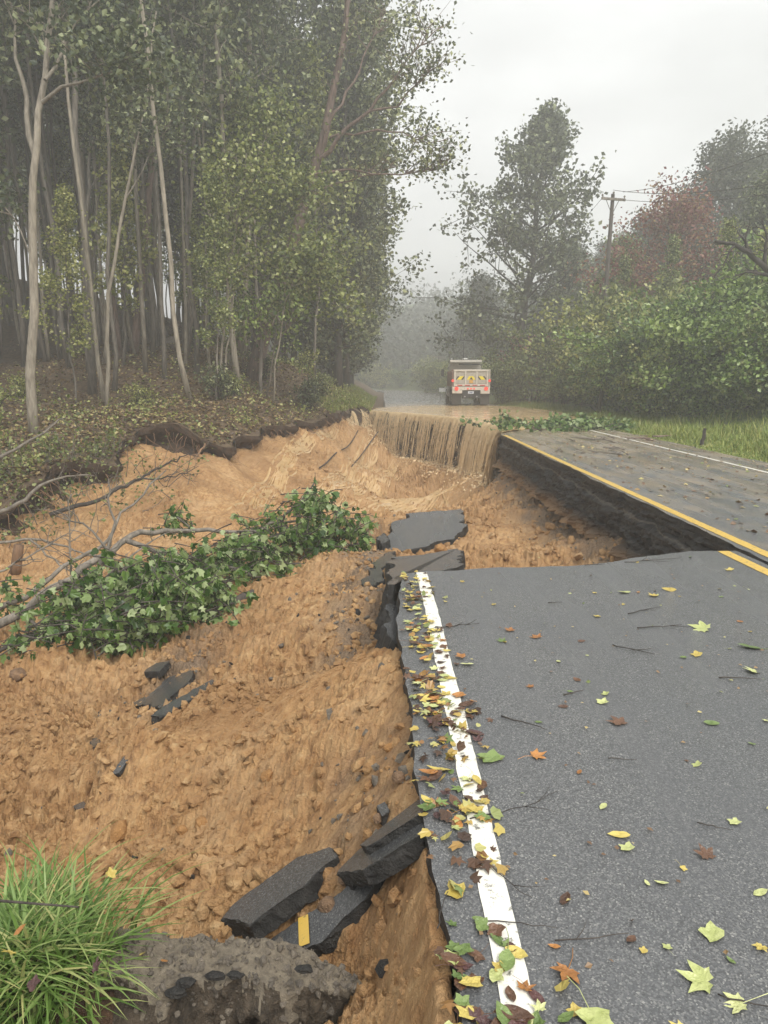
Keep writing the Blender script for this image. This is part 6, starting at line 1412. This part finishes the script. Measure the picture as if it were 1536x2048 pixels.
# ------------------------------------------------------------------ dump truck
def truck():
    T = {}
    T['body'] = simple('dusty_grey_paint', (.42, .385, .33), .45); T['pale'] = simple('pale_grey_paint', (.58, .54, .47), .45); T['white'] = simple('white_cab_paint', (.72, .72, .70), .3)
    T['black'] = simple('black_rubber', (.014, .014, .015), .7); T['flap'] = simple('mud_flap', (.035, .032, .03), .75); T['chrome'] = simple('dull_metal', (.45, .45, .45), .35, metal=.7)
    T['yel'] = simple('reflective_yellow', (.80, .66, .02), .4, .05); T['rib'] = simple('rusty_brown_paint', (.17, .10, .075), .6); T['amber'] = simple('amber_placard', (.60, .33, .06), .5)
    T['plate'] = simple('number_plate', (.62, .67, .74), .4); T['glass'] = simple('dark_glass', (.02, .025, .03), .08); T['redtape'] = simple('red_reflector', (.45, .03, .025), .4); T['print'] = simple('plate_print', (.12, .17, .30), .5)
    m, n, l, b = newmat('lit_red_lamp'); b.inputs['Base Color'].default_value = (.5, .02, .015, 1); b.inputs['Emission Color'].default_value = (1, .10, .06, 1); b.inputs['Emission Strength'].default_value = .35; T['lamp'] = m
    X0, Y0 = 5.55, 48.5
    o = thing('dump_truck', 'grey dump truck with yellow chevrons on its tailgate standing in flood water', 'truck', (X0, Y0, .0), rz=rad(-1.0))
    B = lambda nm, bx, mt, bev=.015, par=o: box(nm, bx, T[mt], par, bev)
    # dump bed: floor, sides, front bulkhead, tailgate with frame, panels and ribs
    B('bed', [(-1.12, 1.12, .12, 4.6, 1.18, 1.28), (-1.18, -1.10, .12, 4.6, 1.285, 2.28), (1.10, 1.18, .12, 4.6, 1.285, 2.28), (-1.10, 1.10, 4.5, 4.6, 1.285, 2.75)], 'body')
    for y in (.8, 1.6, 2.4, 3.2, 4.0):
        for s in (-1, 1): B('side_rib', [(s * 1.225 - .042, s * 1.225 + .042, y - .05, y + .05, 1.25, 2.22)], 'rib')
    B('corner_post', [(-1.22, -1.12, -.02, .11, 1.2, 2.34)], 'rib'); B('corner_post', [(1.12, 1.22, -.02, .11, 1.2, 2.34)], 'body')
    tg = B('tailgate', [(-1.06, 1.06, .02, .08, 1.28, 2.2)], 'body')
    B('top_rail', [(-1.10, 1.10, -.05, .07, 2.205, 2.32)], 'pale', .015, tg); B('bottom_rail', [(-1.10, 1.10, -.06, .015, 1.27, 1.40)], 'pale', .015, tg)
    for x in (-1.03, -.36, .36, 1.03): B('gate_rib', [(x - .055, x + .055, -.05, .018, 1.405, 2.20)], 'pale', .012, tg)
    for x0, x1 in ((-.96, -.44), (-.28, .28), (.44, .96)):
        B('gate_panel', [(x0, x1, -.002, .017, 1.46, 2.14)], 'body', .008, tg)
    def poly(nm, pts, y, mt, par): return mk(nm, [(x, y, z) for x, z in pts], [list(range(len(pts)))], T[mt], par)
    for pts in ([(-.90, 1.68), (-.72, 1.90), (-.47, 1.90), (-.65, 1.68)], [(-.28, 1.68), (-.14, 1.90), (.0, 1.90), (.0, 1.86), (-.12, 1.68)], [(.28, 1.68), (.12, 1.68), (.0, 1.86), (.0, 1.90), (.14, 1.90)], [(.90, 1.68), (.65, 1.68), (.47, 1.90), (.72, 1.90)]):
        poly('chevron', pts, -.006, 'yel', tg)
    for pts in ([(-.96, 1.76), (-.85, 1.90), (-.74, 1.90), (-.92, 1.68), (-.96, 1.68)], [(.96, 1.76), (.96, 1.68), (.92, 1.68), (.74, 1.90), (.85, 1.90)], [(-.64, 1.68), (-.46, 1.90), (-.44, 1.90), (-.44, 1.80), (-.54, 1.68)], [(.64, 1.68), (.54, 1.68), (.44, 1.80), (.44, 1.90), (.46, 1.90)], [(-.11, 1.70), (.0, 1.855), (.11, 1.70)]): poly('chevron_gap', pts, -.005, 'black', tg)
    B('placard', [(-.13, .13, -.02, -.004, 1.47, 1.68)], 'amber', .004, tg)
    for x in (-.72, -.24, .24, .72): B('reflector', [(x - .16, x + .16, -.068, -.061, 1.30, 1.36)], 'redtape', .0, tg)
    # rear beam with lamps
    bm = B('rear_beam', [(-1.2, 1.2, -.04, .10, 1.02, 1.24)], 'pale'); B('light_box', [(-1.2, -.56, -.06, .08, .82, 1.015)], 'pale', .015); B('light_box', [(.60, 1.2, -.06, .08, .80, 1.015)], 'pale', .015)
    for x in (-.92, .96): 
        V, Fs = tubes([(np.array([(x, -.10, 1.12), (x, -.045, 1.12)]), np.array([.12, .13]))], 14); mk('tail_lamp', V, Fs, T['lamp'], bm)
    for x in (-.2, .0, .2):
        V, Fs = tubes([(np.array([(x, -.075, 1.12), (x, -.042, 1.12)]), np.array([.05, .055]))], 10); mk('marker_lamp', V, Fs, T['lamp'], bm)
    for x in (-1.17, 1.17):
        V, Fs = tubes([(np.array([(x, -.06, 1.62), (x, -.022, 1.62)]), np.array([.085, .09]))], 10); mk('side_lamp', V, Fs, T['lamp'], o)
    # chassis, plate, hitch, flaps, wheels
    B('chassis', [(-.42, .42, .12, 7.2, .66, 1.0)], 'black'); B('hitch_plate', [(-.58, .58, .02, .11, .50, 1.01)], 'black')
    pl = B('number_plate', [(-.18, .18, -.005, .018, .80, .96)], 'plate', .004); poly('plate_print', [(-.10, .86), (.10, .86), (.10, .91), (-.10, .91)], -.012, 'print', pl)
    V, Fs = tubes([(np.array([(0, .0, .62), (0, -.16, .60), (0, -.2, .66)]), np.array([.05, .05, .04]))], 8); mk('tow_hook', V, Fs, T['black'], o)
    for x in (-.38, .38):
        V, Fs = tubes([(np.array([(x, -.005, .62), (x, .018, .62)]), np.array([.045, .045]))], 8); mk('coupling', V, Fs, T['chrome'], o)
    for s in (-1, 1): B('mud_flap', [(s * .90 - .30, s * .90 + .30, .16, .185, .12, .81)], 'flap', .004)
    def wheel(x, y, w, r_=.52):
        th = np.linspace(0, 2 * math.pi, 24, endpoint=False); prof = [(-w / 2, .30), (-w / 2, r_ * .93), (-w / 2 + .04, r_), (w / 2 - .04, r_), (w / 2, r_ * .93), (w / 2, .30)]; V = []
        for px_, rr in prof: V += [(px_, rr * math.cos(t), rr * math.sin(t)) for t in th]
        t_ = mk('wheel', V, [gridfaces(6, 24, wrap=True)], T['black'], o, smooth=True); t_.location = (x, y, r_)
        V = []
        for px_, rr in ((-w / 2 + .02, .295), (-w / 2 - .005, .2), (-w / 2 + .06, .12), (w / 2 - .06, .12), (w / 2 + .005, .2), (w / 2 - .02, .295)): V += [(px_, rr * math.cos(t), rr * math.sin(t)) for t in th]
        q = mk('rim', V, [gridfaces(6, 24, wrap=True), list(range(48, 72)), list(range(72, 96))], T['chrome'], t_, smooth=True)
    for y in (1.0, 2.35):
        for s in (-1, 1): wheel(s * .92, y, .54)
    for s in (-1, 1): wheel(s * 1.02, 6.6, .30)
    # cab, shield, mirrors, tanks
    B('cab_shield', [(-1.05, 1.05, 3.9, 5.9, 2.90, 2.97), (-1.05, 1.05, 4.5, 4.58, 2.755, 2.895)], 'body'); B('shield_lip', [(-1.08, 1.08, 3.82, 3.89, 2.86, 3.02)], 'pale')
    cab = B('cab', [(-1.10, 1.10, 4.9, 6.3, .75, 1.75), (-1.05, 1.05, 4.9, 6.15, 1.755, 2.78), (-.85, .85, 6.31, 7.9, .75, 1.72)], 'white', .06)
    B('rear_window', [(-.62, .62, 4.875, 4.898, 1.95, 2.55)], 'glass', .01, cab)
    for s in (-1, 1):
        B('side_window', [(s * 1.065 - .012, s * 1.065 + .012, 5.1, 5.95, 1.85, 2.6)], 'glass', .008, cab)
        B('door', [(s * 1.113 - .012, s * 1.113 + .012, 5.0, 6.05, .85, 1.74)], 'white', .01, cab)
        B('fender', [(s * 1.08 - .18, s * 1.08 + .18, 6.05, 7.2, 1.06, 1.14)], 'white', .03, cab)
        mr = B('mirror', [(s * 1.46 - .10, s * 1.46 + .10, 6.05, 6.12, 1.95, 2.42)], 'black', .02); V, Fs = tubes([(np.array([(s * 1.06, 6.1, 2.5), (s * 1.3, 6.1, 2.55), (s * 1.46, 6.09, 2.43)]), np.array([.018, .018, .018])), (np.array([(s * 1.06, 6.1, 1.85), (s * 1.46, 6.09, 1.94)]), np.array([.018, .018]))], 6); mk('mirror_bracket', V, Fs, T['black'], mr)
        V, Fs = tubes([(np.array([(s * .98, 3.5, .82), (s * .98, 4.8, .82)]), np.array([.30, .30]))], 16); mk('fuel_tank', V, Fs, T['chrome'], o, smooth=True)
    V, Fs = tubes([(np.array([(-.95, 4.72, 1.0), (-.95, 4.72, 3.0), (-.95, 4.62, 3.15)]), np.array([.06, .06, .06]))], 10); mk('exhaust_stack', V, Fs, T['chrome'], o, smooth=True)
    V, Fs = tubes([(np.array([(-.15, 4.3, 2.97), (-.14, 4.3, 3.9), (-.12, 4.3, 4.5)]), np.array([.02, .015, .01]))], 6); mk('antenna', V, Fs, T['black'], o)
    bl = B('beacon_mount', [(-.22, .22, 4.55, 4.85, 2.975, 3.06)], 'black', .01); B('beacon', [(-.18, .18, 4.58, 4.82, 3.065, 3.16)], 'white', .03, bl)
    V, Fs = tubes([(np.array([(-.5, 3.86, 2.74), (0.0, 3.86, 2.72), (.95, 3.86, 2.72)]), np.array([.04, .05, .04]))], 8); mk('tarp_roll', V, Fs, T['black'], o, smooth=True)
truck()


# ------------------------------------------------------------------ haze
hz_m = bpy.data.materials.new('haze'); hz_m.use_nodes = True
hn = hz_m.node_tree.nodes; hl = hz_m.node_tree.links; hn.clear()
ho = hn.new('ShaderNodeOutputMaterial'); hv = hn.new('ShaderNodeVolumePrincipled')
hv.inputs['Color'].default_value = (.93, .94, .93, 1); hv.inputs['Density'].default_value = .0047; hv.inputs['Anisotropy'].default_value = .25
hl.new(hv.outputs[0], ho.inputs['Volume'])
lo, hi = np.array((-165, -25, -6.3)), np.array((165, 280, 48))
cv = np.array([(x, y, z) for x in (lo[0], hi[0]) for y in (lo[1], hi[1]) for z in (lo[2], hi[2])])
mk('haze', cv, [np.array([(0, 1, 3, 2), (4, 6, 7, 5), (0, 4, 5, 1), (2, 3, 7, 6), (0, 2, 6, 4), (1, 5, 7, 3)])], hz_m, kind='stuff')
